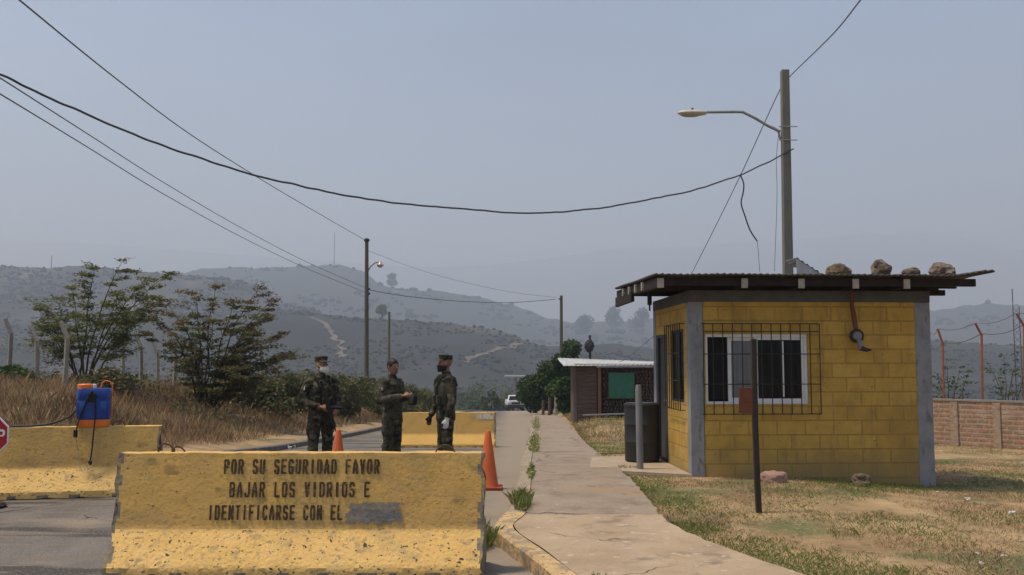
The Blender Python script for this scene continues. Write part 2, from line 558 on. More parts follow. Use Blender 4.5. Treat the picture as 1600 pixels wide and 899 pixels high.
M['greypost'] = mat('grey_post', [(.15, .155, .16), (.22, .225, .23)], scale=9, rough=.85, stretch=(1, 1, .3))
M['plastic_black'] = mat('dull_black_plastic', [(.014, .015, .017), (.028, .030, .033)], scale=5, rough=.55, spec=.4, stretch=(1, 1, .4))
M['woodpole'] = mat('weathered_timber_pole', [(.06, .055, .045), (.11, .10, .08), (.14, .125, .10)], scale=14, stretch=(1, 1, .06), rough=.95, bump=.006)
M['concpole'] = mat('weathered_concrete_pole', [(.13, .135, .12), (.19, .19, .165)], scale=8, stretch=(1, 1, .25), rough=.92, bump=.004)
M['concpost'] = mat('pale_concrete_post', [(.20, .185, .16), (.29, .27, .235)], scale=7, rough=.95, bump=.01, bscale=20)
M['cable'] = mat('black_cable', [(.02, .02, .022), (.035, .035, .038)], scale=20, rough=.7)
M['cable2'] = mat('weathered_cable', [(.035, .036, .04), (.06, .062, .066)], scale=20, rough=.7)
M['thinwire'] = mat('grey_wire', [(.09, .09, .095), (.14, .14, .145)], scale=20, rough=.6)
M['galv'] = mat('galvanised_steel', [(.19, .20, .20), (.28, .29, .29)], scale=10, rough=.55, metal=.3)
M['lamphead'] = mat('pale_lamp_housing', [(.42, .40, .36), (.54, .52, .47)], scale=6, rough=.5)
M['lampglass'] = mat('milky_lamp_glass', [(.30, .28, .24), (.4, .38, .33)], scale=6, rough=.25)
M['orange'] = mat('orange_cone_plastic', [(.50, .105, .03), (.60, .135, .04)], scale=5, rough=.5, spots=[(12, .62, .1, (.40, .12, .05), (1, 1, 1))])
M['cone_base'] = mat('dark_red_rubber', [(.20, .035, .02), (.30, .05, .03)], scale=9, rough=.7)
M['blue'] = mat('blue_plastic', [(.003, .036, .22), (.004, .05, .28)], scale=3, rough=.35, spec=.5)
M['orange2'] = mat('orange_plastic', [(.75, .17, .03), (.82, .22, .04)], scale=5, rough=.4)
M['white_plastic'] = mat('white_plastic', [(.6, .6, .58), (.7, .7, .68)], scale=5, rough=.4)
M['signred'] = mat('stop_sign_red', [(.36, .012, .02), (.44, .016, .026)], scale=4, rough=.45)
M['signwhite'] = mat('sign_white', [(.68, .68, .68), (.78, .78, .78)], scale=6, rough=.5)
M['fence_orange'] = mat('orange_primer_steel', [(.20, .06, .035), (.31, .09, .05)], scale=9, rough=.75, spots=[(20, .6, .1, (.16, .06, .04), (1, 1, 1))])
M['brickwall'] = mat('rough_red_brick', [(.7, .7, .7), (1.1, 1.1, 1.1)], scale=9, bump=.02, rough=.95,
                     brick=dict(u='X', w=.30, h=.125, m=.03, c1=(.40, .20, .115), c2=(.30, .19, .13), cm=(.36, .29, .22)),
                     spots=[(3.5, .56, .12, (.38, .29, .22), (1, 1, 1)), (16, .62, .08, (.24, .16, .12), (1, 1, 1))])
M['pier'] = mat('rough_mortar_pier', [(.20, .15, .11), (.32, .24, .18), (.40, .28, .19)], scale=7, bump=.02, bscale=14, rough=.95)
M['plank'] = mat('weathered_brown_planks', [(.055, .038, .028), (.10, .07, .052), (.14, .10, .075)], scale=7, stretch=(.25, 1, 4), bump=.01, rough=.95)
M['plankred'] = mat('reddish_plank', [(.16, .075, .04), (.22, .11, .06)], scale=7, stretch=(3, 1, .3), rough=.95)
M['tin'] = mat('bright_tin_roof', [(.33, .345, .35), (.47, .485, .49)], scale=2, rough=.5, stretch=(4, .4, 1))
M['greenboard'] = mat('green_notice_board', [(.018, .115, .075), (.026, .15, .10)], scale=5, rough=.6)
M['firewood'] = mat('stacked_firewood', [(.025, .019, .015), (.06, .044, .034), (.095, .072, .056)], scale=14, bump=.02, rough=.95)
M['truckwhite'] = mat('white_vehicle_paint', [(.60, .62, .64), (.66, .68, .70)], scale=2, rough=.3, spec=.5)
M['glass'] = mat('dark_window_glass', [(.006, .007, .009), (.012, .014, .016)], scale=2, rough=.12, spec=.18)
M['paleglass'] = mat('pale_sliding_glass', [(.11, .13, .15), (.16, .18, .20)], scale=2.5, rough=.15, spec=.6)  # pale bluish grey pane
M['tyre'] = mat('black_rubber', [(.015, .015, .016), (.025, .025, .026)], scale=10, rough=.85)
M['bumper'] = mat('dark_bumper', [(.03, .031, .033), (.045, .046, .048)], scale=6, rough=.6)
M['lightglass'] = mat('headlight_lens', [(.5, .52, .54), (.62, .64, .66)], scale=5, rough=.15, spec=.6)
M['stone'] = mat('brown_field_stone', [(.06, .047, .038), (.135, .105, .082), (.30, .25, .20)], scale=5, bump=.02, bscale=18, rough=.95)
M['stone_dark'] = mat('mossy_brown_stone', [(.07, .055, .035), (.14, .105, .07), (.20, .16, .11)], scale=6, bump=.02, bscale=18, rough=.95)
M['stone_pink'] = mat('pinkish_stone', [(.26, .16, .12), (.36, .24, .19)], scale=4, bump=.02, bscale=14, rough=.95)
M['litter'] = mat('white_scrap', [(.42, .41, .39), (.58, .57, .55)], scale=10, rough=.7)
M['bark'] = mat('grey_brown_bark', [(.045, .034, .027), (.09, .07, .055)], scale=18, rough=.95)
M['barkdark'] = mat('dark_bark', [(.028, .021, .017), (.055, .042, .033)], scale=18, rough=.95)
M['leaf_olive'] = leafmat('olive_leaves', [(.085, .105, .036), (.125, .145, .055), (.155, .165, .07)], 1.2, .4)
M['leaf_pale'] = leafmat('pale_olive_leaves', [(.115, .135, .05), (.165, .18, .075), (.20, .205, .095)], 1.2, .45)
M['leaf_dry'] = leafmat('russet_leaves', [(.13, .095, .05), (.19, .115, .065), (.20, .09, .055)], 1.6, .35)
M['leaf_dark'] = leafmat('deep_green_leaves', [(.018, .045, .012), (.035, .075, .02), (.05, .095, .028)], .8)
M['leaf_grey'] = leafmat('grey_green_leaves', [(.075, .09, .045), (.11, .12, .06), (.135, .14, .075)], .7, .35)
M['straw'] = leafmat('dry_straw', [(.33, .225, .115), (.44, .31, .165), (.52, .385, .215)], .5, .2)
M['straw_dark'] = leafmat('brown_dry_stems', [(.14, .09, .055), (.20, .135, .085), (.27, .19, .12)], .5, .2)
M['grass_green'] = leafmat('fresh_grass', [(.13, .175, .045), (.19, .235, .07)], .8, .4)
M['hill_near'] = mat('dry_scrub_slope', [(.007, .011, .010), (.012, .016, .014), (.026, .025, .021)], scale=.012, rough=1, detail=9,
                     spots=[(.05, .55, .12, (.008, .013, .010), (1, 1, 1)), (.006, .58, .1, (.055, .046, .038), (1, 1, 1))])
M['hill_dry'] = mat('burnt_dry_slope', [(.011, .012, .012), (.022, .021, .019), (.055, .047, .041)], scale=.012, rough=1, detail=9, stretch=(1, 1, 3),
                    spots=[(.05, .55, .12, (.011, .013, .011), (1, 1, 1)), (.007, .57, .08, (.09, .072, .06), (1, 1, 2))])
M['hill_far'] = mat('far_wooded_slope', [(.018, .022, .018), (.036, .036, .03)], scale=.004, rough=1, detail=8)
M['dirt_road'] = mat('pale_dirt_track', [(.06, .052, .045), (.16, .135, .11)], scale=.12, rough=1)
M['skin'] = mat('tanned_skin', [(.20, .105, .065), (.25, .135, .085)], scale=12, rough=.6)
M['camo'] = mat('woodland_camouflage', [(.007, .008, .006), (.020, .024, .013), (.042, .040, .024), (.026, .019, .013)], scale=9, rough=.9, detail=3,
                bump=.012, bscale=14, lo=.34, hi=.64, spots=[(12, .55, .02, (.006, .006, .005), (1, 1, 1.5)), (8, .555, .02, (.085, .08, .052), (1, 1, 1.7)), (6, .60, .02, (.05, .035, .022), (1, 1, 1.4))])
M['camo_light'] = mat('faded_camouflage', [(.018, .019, .012), (.042, .042, .026), (.075, .068, .045), (.042, .032, .021)], scale=9, rough=.9, detail=3,
                      bump=.012, bscale=14, lo=.34, hi=.64, spots=[(12, .57, .02, (.018, .018, .014), (1, 1, 1.5)), (7, .60, .02, (.11, .10, .065), (1, 1, 1.7))])
M['boot'] = mat('black_boot_leather', [(.012, .012, .012), (.02, .02, .02)], scale=10, rough=.5)
M['hair'] = mat('black_hair', [(.008, .007, .006), (.016, .013, .011)], scale=60, rough=.6, stretch=(1, 1, .3))
M['mask_white'] = mat('white_face_mask', [(.52, .51, .44), (.62, .61, .54)], scale=16, rough=.9)
M['mask_black'] = mat('black_face_mask', [(.008, .008, .009), (.014, .014, .016)], scale=16, rough=.9)
M['webbing'] = mat('olive_webbing', [(.030, .033, .021), (.06, .062, .04)], scale=18, rough=.95, bump=.004, bscale=60)
M['strap'] = mat('black_strap', [(.012, .012, .012), (.022, .022, .021)], scale=20, rough=.8)
M['glove_white'] = mat('white_latex_glove', [(.58, .58, .58), (.68, .68, .68)], scale=10, rough=.5)
M['gun'] = mat('black_gun_metal', [(.012, .012, .013), (.022, .022, .024)], scale=16, rough=.45)
M['eye'] = mat('eye_dark', [(.01, .008, .007), (.02, .016, .014)], scale=10, rough=.2)
M['lip'] = mat('lip_skin', [(.14, .06, .045), (.17, .075, .055)], scale=10, rough=.5)

# ------------------------------------------------------------------ ground
def axis(parts):
    out = []
    for a, b, n in parts:
        out += list(np.linspace(a, b, n, endpoint=False))
    return np.array(out + [parts[-1][1]])


XS = axis([(-8000, -600, 10), (-600, -120, 16), (-120, -20, 40), (-20, -4, 54), (-4, 4.5, 40), (4.5, 20, 50), (20, 120, 36), (120, 600, 16), (600, 8000, 10)])
YS = axis([(-400, -20, 6), (-20, 4, 12), (4, 20, 110), (20, 60, 110), (60, 160, 70), (160, 1000, 40), (1000, 8000, 16)])
XX, YY = np.meshgrid(XS, YS)
ZZ = G(XX, YY)
bump_n = np.zeros_like(ZZ)
for j in range(len(YS)):
    for i in range(len(XS)):
        x, y = XS[i], YS[j]
        if -70 < x < 70 and 2 < y < 140:
            bump_n[j, i] = noise.noise(Vector((x * .9, y * .9, 0))) * .025 + noise.noise(Vector((x * .25, y * .25, 4))) * .05
inside = (XX > ROAD_L(np.clip(YY, 13.6, 130)) - .3) & (XX < SIDE_R(np.clip(YY, 3, 130)) + .12)
inside |= (YY < 14.2) & (XX < 1)
ZZ = ZZ + np.where(inside, -.03, bump_n)
# the house pad
pad = (XX > 1.6) & (XX < 7.2) & (YY > 12.6) & (YY < 17.5)
nx, ny = len(XS), len(YS)
idx = np.arange(nx * ny).reshape(ny, nx)
q = np.stack([idx[:-1, :-1], idx[:-1, 1:], idx[1:, 1:], idx[1:, :-1]], -1).reshape(-1, 4)
ground = npmesh('ground', np.stack([XX, YY, ZZ], -1).reshape(-1, 3), q, [M['ground']], smooth=True)
kind(ground, 'structure')


def strip(name, ys, xl, xr, nu, mats, lift, midx=None):
    """a surface between two lines x = xl(y), xr(y), laid over the terrain"""
    vs = []
    for y in ys:
        a, b = float(xl(y)), float(xr(y))
        for k in range(nu + 1):
            x = a + (b - a) * k / nu
            vs.append((x, y, float(PROFILE(y)) + lift))
    vs = np.array(vs)
    n = nu + 1
    I = np.arange(len(ys) * n).reshape(len(ys), n)
    q = np.stack([I[:-1, :-1], I[:-1, 1:], I[1:, 1:], I[1:, :-1]], -1).reshape(-1, 4)
    return npmesh(name, vs, q, mats, smooth=True)


ys = np.concatenate([np.linspace(-6, 3, 8, endpoint=False), np.linspace(3, 30, 120, endpoint=False), np.linspace(30, 128, 80)])
kind(strip('road', ys, lambda y: -30 if y < 13.6 else float(ROAD_L(y)), lambda y: float(SIDE_L(max(y, 3))) + .02, 12, [M['asphalt']], -.004), 'structure')


def kerb(name, ys, xin, xout, top, m, bevel=.015):
    """a kerb with a real step: xin(y) to xout(y), top above the road"""
    mb = MB()
    rows = []
    for y in ys:
        a, b = float(xin(y)), float(xout(y))
        z = float(PROFILE(y))
        wob = .008 * noise.noise(Vector((y * 1.7, a, 0)))
        tp = z + top + wob
        dn = 1 if b > a else -1
        rows.append([(a + wob, y, z - .08), (a + wob, y, tp - .02), (a + dn * .02, y, tp), (b, y, tp), (b, y, z - .08)])
    vs = [v for r_ in rows for v in r_]
    fs = []
    for i in range(len(rows) - 1):
        for k in range(4):
            fs.append((i * 5 + k, i * 5 + k + 1, (i + 1) * 5 + k + 1, (i + 1) * 5 + k))
    fs.append((0, 1, 2, 3, 4)); o = (len(rows) - 1) * 5; fs.append((o + 4, o + 3, o + 2, o + 1, o))
    mb.add(vs, fs)
    o = mb.build(name, m, smooth=True, angle=40)
    return kind(o, 'structure')


kerb('kerb', np.linspace(9.75, 126, 200), SIDE_L, lambda y: SIDE_L(y) + .17, .10, M['kerb'])
kerb('kerb', np.linspace(3, 9.72, 70), SIDE_L, lambda y: SIDE_L(y) + .16 + .06 * sstep(9.0, 9.6, y), .13, M['kerb_yellow'])
kerb('kerb', np.linspace(14.0, 126, 160), ROAD_L, lambda y: ROAD_L(y) - .22, .12, M['kerb_dark'])


def slab_sheet(name, y0, y1, n, lift, m, inset, seed):
    ys = np.linspace(y0, y1, n)
    vs, nu = [], 10
    for y in ys:
        a, b = float(SIDE_L(y)) + inset, float(SIDE_R(y))
        b += .035 * noise.noise(Vector((y * 1.4, seed, 0))) + .03 * noise.noise(Vector((y * 5, seed, 2)))
        z = float(PROFILE(y)) + lift
        for k in range(nu + 1):
            x = a + (b - a) * k / nu
            vs.append((x, y, z + .010 * noise.noise(Vector((x * .8, y * .8, seed)))))
        vs.append((b + .01, y, z - .2))
    vs = np.array(vs); c = nu + 2
    I = np.arange(n * c).reshape(n, c)
    q = np.stack([I[:-1, :-1], I[:-1, 1:], I[1:, 1:], I[1:, :-1]], -1).reshape(-1, 4)
    o = npmesh(name, vs, q, [m], smooth=True)
    o.data.set_sharp_from_angle(angle=R(40))
    # front and back edge
    return kind(o, 'structure')


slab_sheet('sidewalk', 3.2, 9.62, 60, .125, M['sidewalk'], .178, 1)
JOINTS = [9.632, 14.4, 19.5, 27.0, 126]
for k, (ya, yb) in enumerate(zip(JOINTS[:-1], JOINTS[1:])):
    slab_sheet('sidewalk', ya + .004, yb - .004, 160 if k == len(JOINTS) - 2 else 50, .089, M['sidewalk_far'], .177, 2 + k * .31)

# ------------------------------------------------------------------ hills
HILLS = []


def hill(name, pts, d, m, foot=.62, amp=.10, seed=0, bump_px=2.0, px0=-500, px1=2100, step=7, floor=-30, back=1.25):
    f = hermite([p[0] for p in pts], [p[1] for p in pts])
    cols = np.arange(px0, px1 + 1, step)
    NV, NB = 34, 8
    vs = []
    for px in cols:
        az = (px - CX) / F
        dd = d * (1 + .07 * noise.noise(Vector((px * .004, seed, 0))))
        py = float(f(px))
        bumps = (noise.fractal(Vector((px * .05, seed * 3.3, 0)), .9, 2.0, 5)) * bump_px
        zr = P(800, py - bumps, dd).z
        zr0 = P(800, py, dd).z
        for k in range(NV + 1):
            t = k / NV
            dist = dd * (foot + (1 - foot) * t)
            x = az * dist
            prof = t ** 1.25
            n1 = noise.fractal(Vector((x * 4.5 / d, dist * 4.5 / d, seed)), 1.0, 2.0, 6)
            z = floor + (zr0 - floor) * prof + (zr0 - floor) * amp * n1 * math.sin(math.pi * min(1, t * 1.02)) * (1 - t) ** .4
            if k == NV:
                z = zr
            vs.append((x, dist, z))
        for k in range(1, NB + 1):
            t = k / NB
            dist = dd * (1 + (back - 1) * t)
            vs.append((az * dist, dist, zr0 + (floor - zr0) * t ** 1.6 - 2 * t))
    vs = np.array(vs)
    c = NV + NB + 1
    I = np.arange(len(cols) * c).reshape(len(cols), c)
    q = np.stack([I[:-1, :-1], I[1:, :-1], I[1:, 1:], I[:-1, 1:]], -1).reshape(-1, 4)
    o = npmesh(name, vs, q, [m], smooth=True)
    kind(o, 'structure')
    HILLS.append((o, BVHTree.FromPolygons([Vector(v) for v in vs], [tuple(int(i) for i in r_) for r_ in q]), d, vs, c, NV))
    return o


hill('mountain', [(-500, 385), (0, 376), (120, 380), (260, 390), (420, 402), (540, 410), (640, 417), (760, 414), (880, 401), (980, 388), (1060, 388),
                  (1120, 382), (1250, 374), (1400, 364), (1500, 371), (1600, 390), (1800, 400), (2100, 380)], 7400, M['hill_far'], foot=.6, seed=11, amp=.12, bump_px=1.2, back=1.15)
hill('hill_middle', [(-500, 470), (0, 470), (200, 450), (290, 425), (340, 419), (400, 418), (470, 416), (522, 414), (560, 422), (598, 446), (620, 451), (700, 457),
                     (760, 468), (820, 484), (860, 499), (900, 505), (960, 503), (1030, 498), (1200, 492), (1400, 488), (1455, 485), (1500, 479), (1560, 475), (1600, 477), (1750, 470), (2100, 460)],
     2100, M['hill_far'], foot=.5, seed=5, amp=.14, bump_px=3.0)
hill('hill_left', [(-500, 420), (-100, 412), (0, 416), (60, 418), (130, 416), (200, 423), (280, 429), (360, 437), (418, 449), (430, 470), (480, 482), (520, 500), (560, 520), (640, 560), (740, 590), (2100, 600)],
     1250, M['hill_dry'], foot=.5, seed=8, amp=.24, bump_px=3.0, px1=900)
hill('hill_front', [(-500, 500), (0, 510), (150, 500), (300, 490), (400, 482), (470, 487), (540, 496), (620, 500), (700, 506), (780, 516), (820, 531), (850, 540), (900, 540), (960, 538), (1030, 545), (1200, 540), (1400, 530), (1600, 540), (2100, 540)],
     820, M['hill_near'], foot=.45, seed=21, amp=.30, bump_px=2.6)


def on_hill(px, py, maxd=1e9):
    o = Vector((0, 0, EYE)); d = ray(px, py)
    best = None
    for h in HILLS:
        hit = h[1].ray_cast(o, d)
        if hit[0] is not None and (best is None or hit[3] < best[3]):
            best = hit
    return best[0] if best else None


def track(px_pts, wid, name='dirt_track'):
    pts = [on_hill(*p) for p in px_pts]
    pts = [p for p in pts if p is not None]
    # resample and drape
    fine = []
    for a, b in zip(pts[:-1], pts[1:]):
        for k in range(8):
            fine.append(a.lerp(b, k / 8))
    vs = []
    for i, p in enumerate(fine):
        a = fine[max(i - 1, 0)]; b = fine[min(i + 1, len(fine) - 1)]
        t = (b - a); t.z = 0; t.normalize()
        s = Vector((-t.y, t.x, 0)) * wid * (.8 + .8 * noise.noise(Vector((i * .6, wid, 0))))
        p = p + Vector((-t.y, t.x, 0)) * wid * 2.0 * noise.noise(Vector((i * .25, wid, 7)))
        for e in (-1, 1):
            qv = p + s * e
            top = None
            for h in HILLS:
                hit = h[1].ray_cast(Vector((qv.x, qv.y, 900)), Vector((0, 0, -1)))
                if hit[0] is not None and abs(hit[0].z - p.z) < 40:
                    top = hit[0].z if top is None else max(top, hit[0].z)
            vs.append((qv.x, qv.y, (top if top is not None else p.z) + .8))
    n = len(vs) // 2
    q = np.array([(2 * i, 2 * i + 1, 2 * i + 3, 2 * i + 2) for i in range(n - 1)])
    return kind(npmesh(name, np.array(vs), q, [M['dirt_road']]), 'structure')


track([(485, 496), (508, 514), (522, 526), (532, 538), (535, 552), (533, 562)], 2.4)
track([(724, 567), (742, 560), (765, 552), (790, 545), (815, 538), (832, 534)], 2.8)
track([(604, 443), (614, 452), (626, 461)], 7.0)

# scrub on the slopes, one mass
cv, cq = [], []
ico_bm = bmesh.new(); bmesh.ops.create_icosphere(ico_bm, subdivisions=1, radius=1.0)
ico_v = np.array([v.co[:] for v in ico_bm.verts]); ico_f = np.array([[v.index for v in f_.verts] for f_ in ico_bm.faces]); ico_bm.free()
off = 0
for (o, bv, d, vs, c, NV), cnt, smin, smax in zip(HILLS[1:], (3000, 9000, 15000), (2.5, 1.1, .5), (6.5, 3.2, 1.7)):
    ncol = len(vs) // c
    for _ in range(cnt):
        ci = random.randrange(ncol - 1); k = random.randrange(2, NV + 1)
        p = Vector(vs[ci * c + k]).lerp(Vector(vs[(ci + 1) * c + k]), random.random())
        p = p.lerp(Vector(vs[ci * c + k - 1]), random.random())
        px = CX + F * p.x / p.y
        if px < -60 or px > 1660:
            continue
        if noise.fractal(Vector((p.x * 9 / d, p.y * 9 / d, 3.3)), 1.0, 2.0, 3) < .02 + random.uniform(-.16, .16):
            continue
        s = random.uniform(smin, smax)
        sc = np.array([s * random.uniform(.7, 1.6), s * random.uniform(.7, 1.4), s * random.uniform(.55, 1.1)])
        v = ico_v * sc * (1 + RNG.uniform(-.28, .28, (len(ico_v), 1))) + np.array([p.x, p.y, p.z + s * .35])
        cv.append(v); cq.append(ico_f + off); off += len(v)
M['scrub'] = mat('hillside_scrub', [(.008, .012, .010), (.013, .017, .014), (.021, .021, .018)], scale=.03, rough=1)
kind(npmesh('far_woods', np.concatenate(cv), np.concatenate(cq), [M['scrub']]), 'stuff')

# ------------------------------------------------------------------ trees and bushes
def crown_mesh(lumps, n, size, mats, probs, parent, name='crown', flat=.7, rng=RNG, shell=.55):
    """leaf quads scattered through a set of ellipsoid lumps"""
    vol = np.array([l[1][0] * l[1][1] * l[1][2] for l in lumps]) ** .7
    pick = rng.choice(len(lumps), n, p=vol / vol.sum())
    u = rng.normal(size=(n, 3)); u /= np.linalg.norm(u, axis=1)[:, None]
    r_ = rng.uniform(shell ** 3, 1, n) ** (1 / 3)
    C_ = np.array([l[0] for l in lumps])[pick]; S_ = np.array([l[1] for l in lumps])[pick]
    c = C_ + u * S_ * r_[:, None]
    v, q = leaves(c, size, flat, rng)
    mi = rng.choice(len(mats), n, p=probs)
    return npmesh(name, v, q, mats, mi, parent)


def lump_tree(name, label, cat, base, height, width, mats, probs, n, size, seed, group=None, trunk_frac=.3, tall=1.0, bark=None, tr=.06):
    rng = np.random.default_rng(seed)
    t = thing(name, label, cat, base, 0, group)
    lumps = []
    for k in range(11):
        a = rng.uniform(0, 6.28); rr = rng.uniform(.1, .62) * width / 2
        z = height * (trunk_frac + (1 - trunk_frac) * rng.uniform(.18, .82))
        taper = 1 - .45 * max(0, (z / height - .5)) * 2
        s = width * rng.uniform(.16, .30) * taper
        lumps.append(((math.cos(a) * rr * taper, math.sin(a) * rr * taper, z), (s, s, s * .8 * tall)))
    mb = MB()
    mb.tube([(0, 0, -.3), (.03 * width, 0, height * .3), (0, .02 * width, height * .6)], [tr * 1.3, tr, tr * .5], 8)
    for (c, s) in lumps[:7]:
        z0 = height * rng.uniform(.15, .4)
        mb.tube([(0, 0, z0), (c[0] * .5, c[1] * .5, (z0 + c[2]) * .5 + .05 * height), c], [tr * .5, tr * .35, tr * .15], 6)
    mb.build('trunk', bark or M['barkdark'], t, smooth=True)
    crown_mesh(lumps, n, size, mats, probs, t, rng=rng)
    return t


def acacia(label, base, tips, mats, probs, seed, leaf=.05, per=42, twigs=11, spread=.9, r0=.05, bark=None, droop=.0, start=.35):
    """several thin stems that fan out and carry flat sprays of small leaves"""
    rnd = random.Random(seed); rng = np.random.default_rng(seed)
    t = thing('acacia_tree', label, 'tree', base, 0, 'acacia trees behind the verge')
    base = Vector(base)
    mb = MB(); cen = []
    for tip in tips:
        e = Vector(tip) - base
        b0 = Vector((rnd.uniform(-.18, .18) + e.x * .05, rnd.uniform(-.18, .18), -.2))
        mid = Vector((e.x * .30, e.y * .3, e.z * .62)) + Vector((rnd.uniform(-.12, .12), rnd.uniform(-.2, .2), 0))
        pts = []
        for k in range(13):
            s = k / 12
            p = b0 * (1 - s) ** 2 + mid * 2 * s * (1 - s) + e * s * s
            p += Vector((noise.noise(Vector((s * 4, seed, tip[0]))), noise.noise(Vector((s * 4, seed + 9, tip[0]))), noise.noise(Vector((s * 5, seed + 5, tip[0]))) * .5)) * .10
            pts.append(p)
        rs = [r0 * (1 - .85 * k / 12) for k in range(13)]
        mb.tube(pts, rs, 6)
        for j in range(twigs):
            s = start + (1 - start) * (j + rnd.random()) / twigs
            i = min(int(s * 12), 11)
            p = pts[i].lerp(pts[i + 1], s * 12 - i)
            out = Vector((p.x, p.y, 0))
            out = out.normalized() if out.length > .05 else Vector((1, 0, 0))
            a = rnd.uniform(-1.7, 1.7)
            d = Vector((out.x * math.cos(a) - out.y * math.sin(a), out.x * math.sin(a) + out.y * math.cos(a), rnd.uniform(-.05, .42) - droop))
            ln = spread * rnd.uniform(.35, 1.0) * (1.15 - .5 * s)
            tw = [p + d * (ln * k / 4) + Vector((0, 0, .05 * math.sin(k * 1.3 + j))) for k in range(5)]
            mb.tube(tw, [r0 * .26, r0 * .2, r0 * .15, r0 * .11, r0 * .07], 4, caps=False)
            if rnd.random() < .12:
                continue
            m_ = int(per * rnd.uniform(.5, 1.3))
            tt = rng.uniform(.15, 1.12, m_)
            cc = np.array(p)[None] + np.array(d)[None] * (ln * tt)[:, None]
            cc += rng.normal(size=(m_, 3)) * np.array([.085, .085, .028]) * (.6 + ln)
            cen.append(cc)
        m_ = per // 2
        cen.append(np.array(pts[-1])[None] + rng.normal(size=(m_, 3)) * np.array([.10, .10, .03]))
    mb.build('trunk', bark or M['bark'], t, smooth=True)
    c = np.concatenate(cen)
    v, q = leaves(c, leaf, .35, rng)
    tipness = np.clip((c[:, 2] + np.abs(c[:, 0])) / 5.5, 0, 1)
    mi = (rng.random(len(c)) < probs * (.4 + 1.2 * tipness)).astype(int)
    npmesh('crown', v, q, mats, mi, t)
    return t


bT1 = P(128, 600, 27); bT1.z = g(bT1.x, 27)
acacia('feathery olive green acacia with wide flat sprays, left of the russet one', bT1,
       [P(*a) for a in ((192, 407, 27.2), (150, 418, 26.6), (262, 426, 27.6), (228, 436, 26.4), (112, 452, 27.3), (72, 478, 26.8), (56, 505, 27.2),
                        (246, 466, 27.8), (185, 470, 26.2), (215, 500, 27.5), (150, 490, 28.0), (95, 500, 26.3))],
       [M['leaf_pale'], M['leaf_olive']], .35, 3, leaf=.038, per=115, twigs=14, spread=1.0, r0=.032)
bT2 = P(322, 600, 30); bT2.z = g(bT2.x, 30)
acacia('denser russet tipped acacia standing beside the dry grass, right of the olive one', bT2,
       [P(*a) for a in ((335, 446, 30), (408, 450, 30.4), (300, 458, 29.6), (424, 470, 29.8), (262, 470, 30.3), (238, 486, 29.7), (418, 492, 30.6), (285, 505, 29.4),
                        (442, 553, 30), (405, 562, 29.4), (352, 560, 29.2), (232, 520, 30.4), (384, 515, 30.8), (395, 540, 29.2), (330, 500, 29), (440, 520, 30.2), (452, 558, 29.8), (425, 578, 29.3), (375, 578, 29.0), (340, 582, 29.2), (300, 560, 29.0), (405, 520, 29.6), (365, 470, 29.7), (380, 590, 28.6))],
       [M['leaf_olive'], M['leaf_dry']], .34, 4, leaf=.042, per=92, twigs=14, spread=.95, r0=.032, bark=M['barkdark'], start=.3)

# bushes along the left kerb
BUSH = [(452, 37, 1.7, 2.6), (490, 39, 2.0, 2.6), (528, 41, 2.15, 2.8), (562, 44, 2.3, 2.8), (592, 47, 2.4, 2.8), (620, 52, 2.3, 2.9), (645, 58, 2.1, 2.8), (664, 68, 1.9, 2.6),
        (418, 34, 1.5, 2.2), (382, 33, 1.3, 2.0)]
names = ['first', 'second', 'third', 'fourth', 'fifth', 'sixth', 'seventh', 'eighth', 'ninth', 'tenth']
for i, (px, d, h, wd) in enumerate(sorted(BUSH)):
    x = (px - CX) / F * d
    lump_tree('bush', 'grey green roadside bush in the left verge, %s from the left of the row' % names[i], 'bush',
              (x, d, g(x, d) - .1), h, wd, [M['leaf_grey'], M['leaf_olive'], M['straw_dark']], [.62, .25, .13], 2600, .075, 40 + i,
              'roadside bushes left of the road', trunk_frac=.05, tr=.025)
x = (20 - CX) / F * 25
lump_tree('bush', 'low fresh green bush among the dry grass at the far left', 'bush', (x, 25, g(x, 25) - .1), .75, 1.7,
          [M['leaf_dark'], M['leaf_olive']], [.6, .4], 1500, .06, 71, None, trunk_frac=.05, tr=.02)
x = (165 - CX) / F * 26
lump_tree('bush', 'small olive bush behind the blue sprayer', 'bush', (x, 26, g(x, 26) - .1), .8, 2.0,
          [M['leaf_grey'], M['leaf_olive'], M['straw_dark']], [.4, .3, .3], 1500, .06, 72, None, trunk_frac=.05, tr=.02)

# trees behind the shack
for i, (px, d, h, wd, lab) in enumerate([(888, 60, 5.0, 3.0, 'tall dark green tree rising behind the tin roofed shack'),
                                         (860, 64, 3.8, 4.0, 'rounded dark green tree left of the shack, beside the tall one'),
                                         (836, 72, 2.9, 3.6, 'lowest dark green tree nearest the white pickup'),
                                         (884, 52, 2.1, 2.4, 'dark green thicket tree between utility pole and shack wall')]):
    x = (px - CX) / F * d
    lump_tree('broadleaf_tree', lab, 'tree', (x, d, g(x, d) - .1), h, wd, [M['leaf_dark'], M['leaf_olive']], [.85, .15], 5200, .11, 90 + i,
              'green trees behind the shack', trunk_frac=.08, tr=.09)
